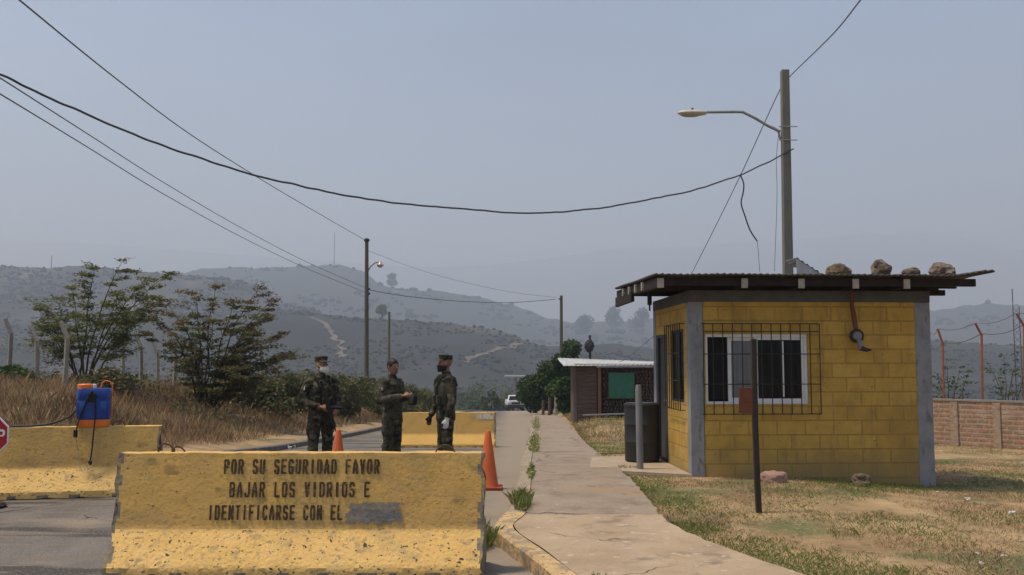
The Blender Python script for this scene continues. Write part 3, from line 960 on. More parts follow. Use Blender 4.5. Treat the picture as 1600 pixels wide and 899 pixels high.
# far trees that stand out on the slopes
for i, (px, py, h, wd, lab) in enumerate([(612, 452, 34, 22, 'solitary tall tree silhouetted on the hazy middle ridge'),
                                          (597, 500, 26, 24, 'hazy round tree right of the lamp pole, on the dark slope'),
                                          (640, 497, 16, 14, 'small hazy tree just right of the thin dark pole'),
                                          (955, 520, 44, 46, 'broad hazy tree crown on the far ridge above the shack'),
                                          (1002, 520, 40, 44, 'hazy domed tree on the far ridge beside the guard house roof'),
                                          (912, 521, 26, 52, 'low hazy tree mass right of the far utility pole')]):
    p = on_hill(px, py)
    if p is None:
        continue
    k = p.y / F
    lump_tree('hill_tree', lab, 'tree', p, h * k, wd * k, [M['leaf_dark'], M['leaf_grey']], [.7, .3], 1500, 1.6 * k, 120 + i, 'lone trees on the far slopes', trunk_frac=.1, tr=.9 * k)
# valley trees left of the truck
for i, (px, d, h, wd, lab) in enumerate([(788, 190, 9.5, 9, 'hazy valley tree left of the white pickup roof'), (768, 170, 8.5, 5, 'hazy dark valley tree between soldier and pickup'),
                                         (738, 210, 9.5, 11, 'low hazy valley tree right of the masked soldier in black'), (752, 300, 19, 14, 'distant hazy valley tree behind the yellow barrier'),
                                         (724, 260, 14, 14, 'broad hazy valley tree right of the soldier in the webbing vest'), (800, 290, 17, 16, 'distant hazy valley tree behind the white pickup'),
                                         (660, 230, 13, 13, 'hazy valley tree between the two right hand soldiers')]):
    x = (px - CX) / F * d
    lump_tree('valley_tree', lab, 'tree', (x, d, g(x, d) - .3), h, wd, [M['leaf_dark'], M['leaf_grey']], [.6, .4], 1800, .3, 140 + i, 'trees in the valley beyond the road', trunk_frac=.1, tr=.15)
# bare shrubs behind the brick wall
for i, (px, d, tips, lab) in enumerate([(1490, 33, ((1465, 585), (1478, 560), (1500, 572), (1515, 580), (1490, 590), (1508, 600), (1470, 605)), 'thin dark shrub behind the brick wall, beside the first orange post'),
                                        (1575, 34, ((1545, 570), (1570, 555), (1592, 545), (1610, 560), (1600, 590), (1560, 590), (1580, 580)), 'thin dark shrub behind the brick wall, under the lattice mast')]):
    b_ = P(px, 640, d); b_.z = g(b_.x, d)
    t = acacia(lab, b_, [P(a, b, d + .3 * k) for k, (a, b) in enumerate(tips)], [M['leaf_dark'], M['leaf_grey']], .4, 60 + i, leaf=.05, per=14, twigs=7, spread=.5, r0=.02, bark=M['barkdark'])
    t.name = 'shrub'; t['category'] = 'shrub'; t['group'] = 'shrubs behind the brick wall'

# ------------------------------------------------------------------ grass
def blades(name, pts, hs, wds, mats, midx, lean=.35, rng=RNG):
    n = len(pts)
    a = rng.uniform(0, 2 * math.pi, n)
    sx, sy = np.cos(a) * wds, np.sin(a) * wds
    la = rng.uniform(0, 2 * math.pi, n); lr = np.abs(rng.normal(0, lean, n)) * hs
    lx, ly = np.cos(la) * lr, np.sin(la) * lr
    p = np.asarray(pts)
    v0 = p + np.stack([-sx, -sy, np.zeros(n)], 1)
    v1 = p + np.stack([sx, sy, np.zeros(n)], 1)
    v2 = p + np.stack([lx * .4 + sx * .7, ly * .4 + sy * .7, hs * .6], 1)
    v3 = p + np.stack([lx, ly, hs], 1)
    v = np.stack([v0, v1, v2, v3], 1).reshape(-1, 3)
    return kind(npmesh(name, v, np.arange(4 * n).reshape(-1, 4), mats, midx), 'stuff')


def patch(x, y, s, o=0.0):
    return np.array([noise.noise(Vector((a * s, b * s, o))) for a, b in zip(x, y)])


# tall dry grass on the left bank
n = 300000
y = 14.8 + 50 * RNG.random(n) ** 1.7
x = RNG.uniform(-1, 0, n) * (8 + y * .45) + ROAD_L(y) - 1.3
cl = patch(x, y, .9) + .6 * patch(x, y, 2.6, 7)
edge = ROAD_L(y) - x
keep = (cl > -.45 + RNG.uniform(-.25, .25, n)) & (x > -45) & (edge > 1.3 + .5 * patch(x, y, .8, 3))
x, y, cl = x[keep], y[keep], cl[keep]
h = (.13 + .24 * RNG.random(len(x))) * (1 + .7 * np.clip(cl, -.5, 1)) * sstep(1.0, 3.0, ROAD_L(y) - x + .8)
gp = patch(x, y, .35, 12)
r_ = RNG.random(len(x))
mi = np.where(r_ < .42 + .5 * np.clip(-gp, -.4, 1), 1, 0)
mi = np.where((gp > .22) & (RNG.random(len(x)) < .45) & (y > 22), 2, mi)
blades('dry_grass', np.stack([x, y, G(x, y) - .03], 1), h, .0013 + .0014 * RNG.random(len(x)), [M['straw'], M['straw_dark'], M['leaf_grey']], mi, .30)
# brushy undergrowth behind the grass
n = 26000
y = 25 + 26 * RNG.random(n) ** 1.3
x = ROAD_L(y) - 2.4 - RNG.random(n) * (3 + y * .42)
cl = patch(x, y, .7, 21) + .6 * patch(x, y, 2.0, 22)
keep = cl > .02 + RNG.uniform(-.2, .2, n)
x, y, cl = x[keep], y[keep], cl[keep]
z = G(x, y) + RNG.random(len(x)) * (.35 + .55 * np.clip(cl, 0, 1)) + .04
uv_, uq_ = leaves(np.stack([x, y, z], 1), .05, .9)
um = np.where(RNG.random(len(x)) < .35, 1, np.where(patch(x, y, .4, 25) > .1, 2, 0))
kind(npmesh('undergrowth', uv_, uq_, [M['leaf_grey'], M['straw_dark'], M['leaf_olive']], um), 'stuff')
# tall single stalks
n = 500
y = 16 + 22 * RNG.random(n); x = ROAD_L(y) - 2.2 - RNG.random(n) * 9
h = .30 + .35 * RNG.random(n)
blades('dry_stalks', np.stack([x, y, G(x, y)], 1), h, np.full(n, .0018), [M['straw'], M['straw_dark']], RNG.integers(0, 2, n), .25)
# short patchy grass on the right
n = 260000
y = 5.2 + 24 * RNG.random(n) ** 1.5
x = SIDE_R(y) + .03 + RNG.random(n) ** 1.25 * (4.5 + y * .42)
c3, s3 = math.cos(R(3)), math.sin(R(3))
lx, ly = (x - 2.5) * c3 + (y - 13.5) * s3, -(x - 2.5) * s3 + (y - 13.5) * c3
keep = ~((lx > -1.3) & (lx < 3.5) & (ly > -.02) & (ly < 3.0) & ((lx > -.05) | (ly > .4)))
gp = patch(x, y, .55, 30) + .5 * patch(x, y, 1.9, 31)
bare = patch(x, y, .8, 50) + .4 * patch(x, y, 3, 52)
keep &= bare < .32 + RNG.uniform(-.2, .2, n)
x, y, gp = x[keep], y[keep], gp[keep]
shade_and_wall_green = 0.30 * (sstep(5.6, 7, x) * (np.abs(y - 13.5) < 1.8)) + .45 * np.exp(-((y - 13.25) / .3) ** 2) * (x > 3.2) * (x < 6)  # darker green for the roof shadow, real green strip along the wall foot
rim = .35 * np.exp(-((x - SIDE_R(y) - .35) / .35) ** 2)
green = (gp + rim + shade_and_wall_green > .10 + RNG.uniform(-.2, .2, len(x)))
mi = np.where(green, 1, np.where(RNG.random(len(x)) < .45, 2, 0))
h = np.where(green, .014 + .032 * RNG.random(len(x)), .01 + .028 * RNG.random(len(x)))
blades('short_grass', np.stack([x, y, G(x, y) + .0], 1), h, .0018 + .002 * RNG.random(len(x)), [M['straw'], M['grass_green'], M['straw_dark']], mi, .9)
# grass by the far right verge of the sidewalk and beyond
n = 24000
y = 29 + 50 * RNG.random(n); x = SIDE_R(y) + .1 + RNG.random(n) ** 1.5 * 5
blades('verge_grass', np.stack([x, y, G(x, y) - .02], 1), .05 + .14 * RNG.random(n), np.full(n, .0045), [M['straw'], M['grass_green']], (RNG.random(n) < .4).astype(int), .6)


def tuft(label, x, y, z, n, h, r, green=.85, group='weed tufts along the kerb', mats=None, ry=None, leafy=False):
    rng = np.random.default_rng(int(x * 1000 + y * 77) % 9999)
    a = rng.uniform(0, 6.28, n); rr = r * np.sqrt(rng.random(n))
    p = np.stack([np.cos(a) * rr, np.sin(a) * rr / r * (ry or r), np.zeros(n)], 1)
    if ry and ry > .8:
        p[:, 0] += p[:, 1] * .026
    hs = h * rng.uniform(.25, 1.0, n) ** 1.2
    sa = rng.uniform(0, 6.28, n); wd = .0018
    oa = rng.uniform(0, 6.28, n)
    out = np.stack([np.cos(oa), np.sin(oa), np.zeros(n)], 1) * (hs * np.abs(rng.normal(0, .38, n)))[:, None]
    sd = np.stack([np.cos(sa), np.sin(sa), np.zeros(n)], 1) * wd
    up = np.stack([np.zeros(n), np.zeros(n), hs], 1)
    v = np.stack([p - sd, p + sd, p + out * .4 + up * .65 + sd * .7, p + out + up], 1).reshape(-1, 3)
    lc = (p + out * .8 + up * rng.uniform(.1, 1.0, n)[:, None])[: n if leafy else n // 2]
    lv, lq = leaves(lc, .022 if leafy else .010, .8, rng)
    v = lv if leafy else np.concatenate([v, lv])
    n = len(v) // 4
    mi = (rng.random(n) > green).astype(int)
    o = npmesh('weed_tuft', v, np.arange(4 * n).reshape(-1, 4), mats or [M['grass_green'], M['straw']], mi)
    o.location = (x, y, z)
    if leafy or (ry and ry > .8):                        # a ragged line of ground cover
        o.name = 'weeds'
        return kind(o, 'stuff')
    return tag(o, label, 'weeds', group)


tuft('green weed tuft growing at the kerb end beside the near barrier', -.30, 8.9, g(0, 9) - .01, 700, .22, .13, ry=.28)
tuft('green weed tuft sprouting on the kerb corner where the slabs meet', .10, 10.3, g(0, 10) + .1, 700, .17, .10, ry=.45)
tuft('small weed growing in the yellow kerb joint near the camera', .62, 7.0, g(.4, 7.0) + .12, 26, .10, .06)
tuft('thin line of weeds in the kerb joint beside the traffic cone', .26, 13.2, g(0, 13) + .09, 260, .07, .035, ry=1.0, leafy=True)
tuft('leafy weed clump on the kerb joint, nearest of the clumps up the road', .45, 20.0, g(0, 20) + .09, 420, .24, .09, ry=1.0, leafy=True)
tuft('leafy weed clump on the kerb joint, middle one up the road', .60, 25.5, g(0, 25.5) + .09, 520, .26, .11, ry=1.8, leafy=True)
tuft('leafy weed clump on the kerb joint, farthest up the road', .95, 38.0, g(0, 38) + .09, 700, .34, .14, ry=4.5, leafy=True)
tuft('small tuft growing on the sidewalk edge before the grey post', 1.72, 14.3, g(1.7, 14.3) + .05, 160, .09, .16, .6)
tuft('larger green tuft on the sidewalk edge beside the doorstep', 1.7, 16.6, g(1.7, 16.6) + .05, 420, .09, .26, .7, ry=1.6)
tuft('bright green grass clump at the sidewalk edge left of the rusty post', 1.85, 9.6, g(1.85, 9.6), 700, .06, .32, .9, 'grass clumps on the lawn')
tuft('bright green grass clump at the bottom beside the sidewalk', 2.62, 7.0, g(2.6, 7.0), 900, .055, .34, .92, 'grass clumps on the lawn')
tuft('dry weed tuft in the lawn right of the rusty post', 3.15, 9.2, g(3.15, 9.2), 110, .12, .18, .4, 'grass clumps on the lawn')

# ------------------------------------------------------------------ stencil lettering
GLYPH = {
    'P': [[(0, 0), (0, 1), (.75, 1), (1, .85), (1, .6), (.75, .45), (0, .45)]], 'O': [[(.2, 0), (0, .15), (0, .85), (.2, 1), (.8, 1), (1, .85), (1, .15), (.8, 0), (.2, 0)]],
    'R': [[(0, 0), (0, 1), (.75, 1), (1, .85), (1, .62), (.75, .5), (0, .5)], [(.5, .5), (1, 0)]],
    'S': [[(1, .82), (.8, 1), (.2, 1), (0, .85), (0, .65), (.2, .52), (.8, .48), (1, .35), (1, .15), (.8, 0), (.2, 0), (0, .18)]],
    'U': [[(0, 1), (0, .15), (.2, 0), (.8, 0), (1, .15), (1, 1)]], 'E': [[(1, 1), (0, 1), (0, 0), (1, 0)], [(0, .52), (.8, .52)]],
    'G': [[(1, .82), (.8, 1), (.2, 1), (0, .85), (0, .15), (.2, 0), (.8, 0), (1, .15), (1, .45), (.55, .45)]], 'I': [[(.5, 0), (.5, 1)]],
    'D': [[(0, 0), (0, 1), (.7, 1), (1, .8), (1, .2), (.7, 0), (0, 0)]], 'A': [[(0, 0), (.15, .6), (.5, 1), (.85, .6), (1, 0)], [(.12, .35), (.88, .35)]],
    'F': [[(0, 0), (0, 1), (1, 1)], [(0, .52), (.8, .52)]], 'V': [[(0, 1), (.5, 0), (1, 1)]], 'B': [[(0, 0), (0, 1), (.75, 1), (1, .87), (1, .65), (.8, .53), (0, .53)], [(.8, .53), (1, .4), (1, .13), (.75, 0), (0, 0)]],
    'J': [[(1, 1), (1, .15), (.8, 0), (.2, 0), (0, .2)]], 'L': [[(0, 1), (0, 0), (1, 0)]], 'N': [[(0, 0), (0, 1), (1, 0), (1, 1)]], 'T': [[(0, 1), (1, 1)], [(.5, 1), (.5, 0)]],
    'C': [[(1, .82), (.8, 1), (.2, 1), (0, .85), (0, .15), (.2, 0), (.8, 0), (1, .18)]], ' ': []}


def text_cells(txt, adv, lw, lh, th, cell, wear=0.0, rnd=random):
    """cells (x, y) covered by the strokes of a line of block capitals; one flat quad each, none overlapping"""
    out = []
    for i, ch in enumerate(txt):
        segs = []
        for pl in GLYPH.get(ch, []):
            segs += list(zip(pl[:-1], pl[1:]))
        if not segs:
            continue
        nx_, ny_ = int((lw + th) / cell) + 2, int((lh + th) / cell) + 2
        for a in range(nx_):
            for b in range(ny_):
                x = -th / 2 + (a + .5) * cell; y = -th / 2 + (b + .5) * cell
                for (p, q_) in segs:
                    ax, ay, bx, by = p[0] * lw, p[1] * lh, q_[0] * lw, q_[1] * lh
                    dx, dy = bx - ax, by - ay
                    t = max(0, min(1, ((x - ax) * dx + (y - ay) * dy) / (dx * dx + dy * dy + 1e-12)))
                    if math.hypot(x - ax - t * dx, y - ay - t * dy) < th / 2:
                        X, Y = i * adv + x, y
                        if noise.noise(Vector((X * 45, Y * 45, len(txt)))) + rnd.uniform(-.15, .15) > -.62 + wear:
                            out.append((X, Y))
                        break
    return out


def cells_mesh(name, cells, cell, to3d, m, parent):
    vs, fs = [], []
    h = cell / 2
    for (x, y) in cells:
        o = len(vs)
        vs += [to3d(x - h, y - h), to3d(x + h, y - h), to3d(x + h, y + h), to3d(x - h, y + h)]
        fs.append((o, o + 1, o + 2, o + 3))
    mb = MB(); mb.add(vs, fs)
    return mb.build(name, m, parent)


# ------------------------------------------------------------------ concrete barriers
def barrier(label, loc, rz, L, H, mb_mat, end_mat, brk=.35, seed=0, chips=1.0, slope_mat=None):
    t = thing('concrete_barrier', label, 'barrier', loc, rz, 'yellow concrete road barriers')
    lip, bw, mw, tw = .075, .30, .145, .085
    half = [(-bw, 0.0), (-bw, lip), (-mw, brk), (-tw, H)]
    prof = []
    for (a, b), n_ in zip(zip(half[:-1], half[1:]), (2, 9, 14)):
        for k in range(n_):
            prof.append((a[0] + (b[0] - a[0]) * k / n_, a[1] + (b[1] - a[1]) * k / n_))
    prof.append(half[-1])
    full = prof + [(-y, z) for (y, z) in reversed(prof)]
    n = 96
    mb = MB()
    vs = []
    o3 = Vector((seed * 5.1, 0, 0))
    for i in range(n + 1):
        x = -L / 2 + L * i / n
        de = min(x + L / 2, L / 2 - x)
        for (y, z) in full:
            p = Vector((x, y, z))
            d = noise.noise(p * 6 + o3) * .004 + noise.noise(p * 24 + o3) * .0025
            q_ = p.copy()
            q_.y += d * (1 if y > 0 else -1)
            q_.z += (noise.noise(p * 5 + o3) * .006 + noise.noise(p * 18 + o3) * .004) if z > H - .01 else 0
            if de < .06:                                        # ragged, chipped ends
                k = (1 - de / .06)
                ch = max(0, noise.noise(Vector((0 if x < 0 else 9, y * 9, z * 9)) + o3) + .25) * .05 * k * chips
                q_.x += ch if x < 0 else -ch
            if z == 0:                                          # broken foot
                q_.z += max(0, noise.noise(Vector((x * 5, 2, seed)))) * .05 * chips
            vs.append(q_)
    c = len(full)
    fs = []
    for i in range(n):
        for k in range(c - 1):
            fs.append((i * c + k, (i + 1) * c + k, (i + 1) * c + k + 1, i * c + k + 1))
    mb.add(vs, fs, 0)
    for fi, fc in enumerate(mb.f):
        m_ = sum((vs[v] for v in fc), Vector()) / 4
        de = min(m_.x + L / 2, L / 2 - m_.x)
        if m_.z < brk + .01 * noise.noise(m_ * 14 + o3):
            mb.m[fi] = 2
        if de < .05 + .05 * noise.noise(m_ * 9 + o3) or (m_.z < .05 and noise.noise(Vector((m_.x * 6, seed, 1))) > .1):
            mb.m[fi] = 1
    mb.f.append(tuple(reversed(range(c)))); mb.m.append(1)
    mb.f.append(tuple(n * c + k for k in range(c))); mb.m.append(1)
    mb.build('barrier_body', [mb_mat, end_mat, slope_mat or mb_mat], t, smooth=True, angle=30)

    def face(xx, z):                                            # a point 3 mm proud of the upper front face
        k = (z - brk) / (H - brk)
        return (xx, -(mw + (tw - mw) * k) - .009, z)
    return t, face


def loop(t, pts, r=.008):
    mb = MB(); mb.tube(pts, r, 6)
    return mb.build('lifting_loop', M['rebar'], t, smooth=True)


ZN = g(-1.7, 7.9)
NB, nface = barrier('nearest yellow concrete barrier with black stencilled Spanish warning text', (-1.71, 7.95, ZN), 0.0, 2.99, .945, M['barrier'], M['barrier_end'], seed=1, slope_mat=M['barrier_slope'])
NBx = -1.71
sN = F / 7.86


def zpx(py, Y):
    return P(800, py, Y).z


for txt, x0, x1, y0, y1 in (('POR SU SEGURIDAD FAVOR', 356, 596, 717.5, 741), ('BAJAR LOS VIDRIOS E', 366, 582, 752.5, 777), ('IDENTIFICARSE CON EL', 335, 541, 788, 812)):
    X0 = (x0 - 800) / sN - NBx; X1 = (x1 - 800) / sN - NBx
    zt, zb = zpx(y0, 7.86) - ZN, zpx(y1, 7.84) - ZN
    th = .0180; cell = .0042
    nch = len(txt)
    lh = zt - zb - th
    adv = (X1 - X0) / (nch - .22)
    lw = adv * .78 - th
    cs = text_cells(txt, adv, lw, lh, th, cell, wear=.02)
    cells_mesh('lettering', cs, cell, lambda a, b, X0=X0, zb=zb, th=th: nface(X0 + th / 2 + a, zb + th / 2 + b), M['letter'], NB)
# grey paint over a rubbed-out word
cells = []
for a in range(90):
    for b in range(30):
        px, py = 546 + a * .98, 784.5 + b * 1.1
        e = min(.8, (px - 540 - (6 if py < 800 else 0)) / 14, (636 - px) / 14, (py - 781) / 9, (822 - py) / 12)
        if noise.noise(Vector((px * .12, py * .17, 2))) * 1.0 + noise.noise(Vector((px * .4, py * .5, 5))) * .6 + e > .42:
            cells.append(((px - 800) / sN - NBx, zpx(py, 7.855) - ZN))
cells_mesh('overpainted_patch', cells, .98 / sN, lambda a, b: nface(a, b), M['greypaint'], NB)
topz = .94
for (xa, xb, hgt) in ((248, 268, .075), (270, 284, .05)):
    A, B_ = (xa - 800) / sN - NBx, (xb - 800) / sN - NBx
    loop(NB, [(A, 0, topz - .05), (A - .012, .01, topz + hgt * .6), (A + (B_ - A) * .3, .02, topz + hgt), (A + (B_ - A) * .75, .03, topz + hgt * .8), (B_ + .01, .03, topz + hgt * .3), (B_, .03, topz - .05)])
A, B_ = (680 - 800) / sN - NBx, (711 - 800) / sN - NBx
loop(NB, [(A + (B_ - A) * (.5 - .5 * math.cos(k * math.pi / 10)), 0, topz - .02 + .085 * math.sin(k * math.pi / 10)) for k in range(11)], .007)

# left rear barrier: right top end shows at (255, 663), runs out of the frame on the left
pe = P(254, 664, 11.75); pl = P(0, 671.5, 11.35)
dirv = Vector((pe.x - pl.x, pe.y - pl.y, 0)).normalized()
zl = g(-5.5, 11.5)
Hl = (pe.z + P(120, 668, 11.5).z) / 2 - zl
cenL = Vector((pe.x, pe.y, 0)) - dirv * 1.5
LB, lface = barrier('yellow concrete barrier at far left carrying the blue sprayer', (cenL.x, cenL.y, zl), math.atan2(dirv.y, dirv.x), 3.0, Hl, M['barrier'], M['barrier_end'], brk=.33, seed=4, slope_mat=M['barrier_slope'])
for xx in (1.0,):
    loop(LB, [(xx - .07, 0, Hl - .02), (xx - .06, 0, Hl + .04), (xx, 0, Hl + .06), (xx + .06, 0, Hl + .045), (xx + .075, 0, Hl - .02)], .007)

# barrier behind the soldiers
zf = g(-2.0, 25.0)
Hf = zpx(645, 25.0) - zf
xc = ((775 + 599) / 2 - 800) * 25.0 / F
FB, fface = barrier('plain yellow concrete barrier behind the three soldiers', (xc, 25.1, zf), R(1.0), 2.95, Hf, M['barrier_clean'], M['barrier_end'], brk=.33, seed=9, chips=.4)
X0, X1 = (746 - 687) * 25 / F, (771 - 687) * 25 / F
cs = []
for i in range(36):
    for j in range(12):
        if noise.noise(Vector((i * .35, j * .45, 3))) > -.28:
            cs.append((X0 + (X1 - X0) * i / 36, Hf - .035 - .135 * j / 12))
cells_mesh('faded_white_plate', cs, (X1 - X0) / 37, lambda a, b: fface(a, b), M['faded_plate'], FB)
# ------------------------------------------------------------------ blue sprayer on the left barrier
sp = P(144, 668, 11.52)
tS = thing('knapsack_sprayer', 'blue knapsack sprayer with orange base and lid standing on the left barrier', 'sprayer', (sp.x, 11.56, zl + Hl), math.atan2(dirv.y, dirv.x))
mb = MB()
def rrect(hw, hd, r, n=5):
    pts = []
    for cx_, cy_, a0 in ((hw - r, hd - r, 0), (-hw + r, hd - r, 90), (-hw + r, -hd + r, 180), (hw - r, -hd + r, 270)):
        for k in range(n + 1):
            a = R(a0 + 90 * k / n)
            pts.append((cx_ + r * math.cos(a), cy_ + r * math.sin(a)))
    return pts
def rstack(mb, levels, r=.04, m=0, c=(0, 0)):
    vs, fs = [], []
    for (z, hw, hd) in levels:
        vs += [(c[0] + x, c[1] + y, z) for x, y in rrect(hw, hd, min(r, hw * .9, hd * .9))]
    n = len(vs) // len(levels)
    for i in range(len(levels) - 1):
        for k in range(n):
            fs.append((i * n + k, i * n + (k + 1) % n, (i + 1) * n + (k + 1) % n, (i + 1) * n + k))
    fs.append(tuple(range(n - 1, -1, -1))); fs.append(tuple((len(levels) - 1) * n + k for k in range(n)))
    mb.add(vs, fs, m)
rstack(mb, [(.085, .180, .085), (.10, .188, .095), (.30, .188, .095), (.305, .184, .091), (.315, .184, .091), (.32, .188, .095), (.43, .186, .095), (.455, .172, .08)])
mb.box((.0, -.098, .22), (.16, .012, .24))
mb.build('tank', M['blue'], tS, smooth=True, angle=40)
mb = MB(); rstack(mb, [(0, .165, .085), (.01, .172, .09), (.07, .172, .09), (.0845, .176, .088)]); mb.build('base_stand', M['orange2'], tS, smooth=True, angle=40)
mb = MB(); mb.lathe([(.075, .448), (.088, .452), (.09, .495), (.082, .505), (.03, .508)], 24, (-.105, 0, 0)); mb.build('lid', M['orange2'], tS, smooth=True, angle=40)
mb = MB(); mb.lathe([(.022, .45), (.022, .50), (.012, .505)], 14, (.0, -.02, 0)); mb.build('valve_cap', M['white_plastic'], tS, smooth=True)
mb = MB(); mb.tube([(.07, .0, .45), (.08, 0, .52), (.12, 0, .545), (.17, 0, .53), (.195, 0, .49), (.198, -.01, .30), (.196, 0, .12)], .0075, 8); mb.build('pump_lever', M['orange2'], tS, smooth=True)
mb = MB()
mb.tube([(-.01, -.112, .42), (-.07, -.118, .30), (-.13, -.115, .14), (-.155, -.13, .03), (-.16, -.16, -.06)], .017, 7, flat=.5)
mb.tube([(-.165, -.165, -.03), (-.165, -.17, -.115)], .024, 8)
mb.build('left_strap', M['strap'], tS, smooth=True)
mb = MB()
mb.tube([(-.01, -.112, .42), (.03, -.125, .28), (.035, -.13, .1), (.03, -.15, -.05), (.02, -.17, -.28), (.01, -.19, -.40)], .014, 7, flat=.6)
mb.ball((.01, -.19, -.41), (.022, .02, .03))
mb.build('right_strap', M['strap'], tS, smooth=True)
mb = MB(); mb.box((-.01, -.112, .345), (.095, .02, .10)); mb.build('strap_pad', M['strap'], tS, bevel=.008)
mb = MB(); mb.tube([(-.16, -.165, -.11), (-.12, -.19, -.30), (-.09, -.24, -.44), (-.06, -.27, -.50), (-.02, -.25, -.47), (.01, -.2, -.41)], .004, 5); mb.build('cord', M['concpost'], tS, smooth=True)
mb = MB()
hose = [(-.17, -.03, .22), (-.26, -.04, .12), (-.40, -.05, .06), (-.52, -.05, .03), (-.70, -.05, .016), (-.95, -.04, .014), (-1.15, -.03, .02)]
mb.tube(hose, .013, 8); mb.build('hose', M['plastic_black'], tS, smooth=True)

# ------------------------------------------------------------------ stop sign
sx_, sd = (-11 - 800) / F * 10.6, 10.6
szc = zpx(680, sd)
rO = 31.5 / F * sd / math.cos(R(22.5))
tO = thing('stop_sign', 'small red octagonal stop sign on a stand at the left edge', 'road sign', (sx_, sd, g(sx_, sd)))
zc = szc - g(sx_, sd)
octo = lambda r_: [(r_ * math.cos(R(22.5 + 45 * k)), zc + r_ * math.sin(R(22.5 + 45 * k))) for k in range(8)]
mb = MB(); mb.prism(octo(rO), -.004, .004); mb.build('sign_border', M['signwhite'], tO)
mb = MB(); mb.prism(octo(rO * .93), -.0075, -.0042); mb.build('sign_face', M['signred'], tO)
lw, lh, th = .062, .105, .021
cs = text_cells('STOP', .098, lw, lh, th, .006)
cells_mesh('lettering', cs, .006, lambda a, b: (a - .18, -.011, zc - .053 + b), M['signwhite'], tO)
mb = MB(); mb.tube([(0, .03, .03), (0, .03, zc + .05)], .02, 10); mb.build('pole', M['galv'], tO, smooth=True)
mb = MB(); mb.lathe([(.19, 0), (.2, .02), (.17, .05), (.04, .06)], 24, (0, .03, 0)); mb.build('base', M['plastic_black'], tO, smooth=True)

# ------------------------------------------------------------------ cones
def cone(label, px, d):
    x = (px - 800) * d / F
    t = thing('traffic_cone', label, 'traffic cone', (x, d, g(x, d) + .004), 0, 'orange traffic cones')
    mb = MB(); mb.box((0, 0, .015), (.36, .36, .03)); mb.build('base', M['cone_base'], t, bevel=.008)
    mb = MB(); mb.lathe([(.135, .031), (.125, .06), (.085, .34), (.035, .69), (.028, .71), (.02, .712)], 28); mb.build('cone_body', M['orange'], t, smooth=True, angle=50)
    return t


cone('orange traffic cone half hidden behind the near barrier, beside the white masked soldier', 531, 12.35)
cone('orange traffic cone at the right end of the near barrier', 763, 12.1)

# ------------------------------------------------------------------ guard house
HX, HY, HRZ = 2.5, 13.5, R(3)
tH = thing('guard_house', 'small yellow block guard house with grey columns and tin roof', 'building', (HX, HY, 0), HRZ)
WW, DD, ZT, ZB = 3.46, 2.55, 2.465, -.45
T = .15


def boxes(name, lst, m, bevel=0, parent=tH):  # axis-aligned boxes in one mesh
    mb = MB()
    for (x0, x1, y0, y1, z0, z1) in lst:
        mb.box(((x0 + x1) / 2, (y0 + y1) / 2, (z0 + z1) / 2), (x1 - x0, y1 - y0, z1 - z0))
    return mb.build(name, m, parent, bevel=bevel)


wx0, wx1, wz0, wz1 = .215, 1.675, 1.03, 2.015
cw = .19
boxes('front_wall', [(cw, wx0, 0, T, ZB, ZT), (wx1, WW - cw - .03, 0, T, ZB, ZT), (wx0, wx1, 0, T, ZB, wz0), (wx0, wx1, 0, T, wz1, ZT)], M['wall_front'])
ly0, ly1, lz0, lz1 = .40, 1.28, 1.03, 2.10           # side window
dy0, dy1, dz1 = 1.52, 2.36, 2.06                      # door
boxes('side_wall', [(0, T, cw, ly0, ZB, ZT), (0, T, ly0, ly1, ZB, lz0), (0, T, ly0, ly1, lz1, ZT), (0, T, ly1, dy0, ZB, ZT), (0, T, dy0, dy1, dz1, ZT)], M['wall_side'])
boxes('back_wall', [(cw, WW - cw, DD - T, DD, ZB, ZT)], M['wall_front'])
boxes('right_wall', [(WW - T - .02, WW - .02, cw, DD - cw, ZB, ZT)], M['wall_side'])
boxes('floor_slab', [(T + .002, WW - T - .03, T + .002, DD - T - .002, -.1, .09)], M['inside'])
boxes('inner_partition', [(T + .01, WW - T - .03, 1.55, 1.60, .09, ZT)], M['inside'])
for (x0, y0) in ((-.006, -.006), (WW - cw - .03, -.006), (-.006, DD - cw + .006), (WW - cw - .03, DD - cw + .006)):
    boxes('column', [(x0, x0 + cw + (.034 if x0 > 1 else 0), y0, y0 + cw, ZB, ZT - .002)], M['column'], .006)
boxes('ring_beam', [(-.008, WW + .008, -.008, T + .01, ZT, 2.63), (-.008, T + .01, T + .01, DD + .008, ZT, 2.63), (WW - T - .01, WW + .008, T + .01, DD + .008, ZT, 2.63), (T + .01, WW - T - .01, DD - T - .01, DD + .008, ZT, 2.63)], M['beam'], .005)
# roof: rafters run to the back, purlins across, corrugated sheet on top
slope = .022
roof = MB()
rx0, rx1, ry0, ry1 = -.58, 4.14, -.52, 3.0
nxs, nys = 150, 6
vs, fs = [], []
for i in range(nxs + 1):
    x = rx0 + (rx1 - rx0) * i / nxs
    for j in range(nys + 1):
        yy = ry0 + (ry1 - ry0) * j / nys + .015 * noise.noise(Vector((x * 2, j, 1)))
        z = 2.795 + slope * (yy - ry0) + .011 * math.sin(x * 2 * math.pi / .085) + .012 * noise.noise(Vector((x * 1.2, yy, 3)))
        z += .07 * sstep(3.5, 4.1, x) * (1 - sstep(-.4, .8, yy))
        vs.append((x, yy, float(z)))
for i in range(nxs):
    for j in range(nys):
        a = i * (nys + 1) + j
        fs.append((a, a + nys + 1, a + nys + 2, a + 1))
roof.add(vs, fs)
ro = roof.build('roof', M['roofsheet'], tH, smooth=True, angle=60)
sd_ = ro.modifiers.new('thick', 'SOLIDIFY'); sd_.thickness = .022; sd_.offset = 1
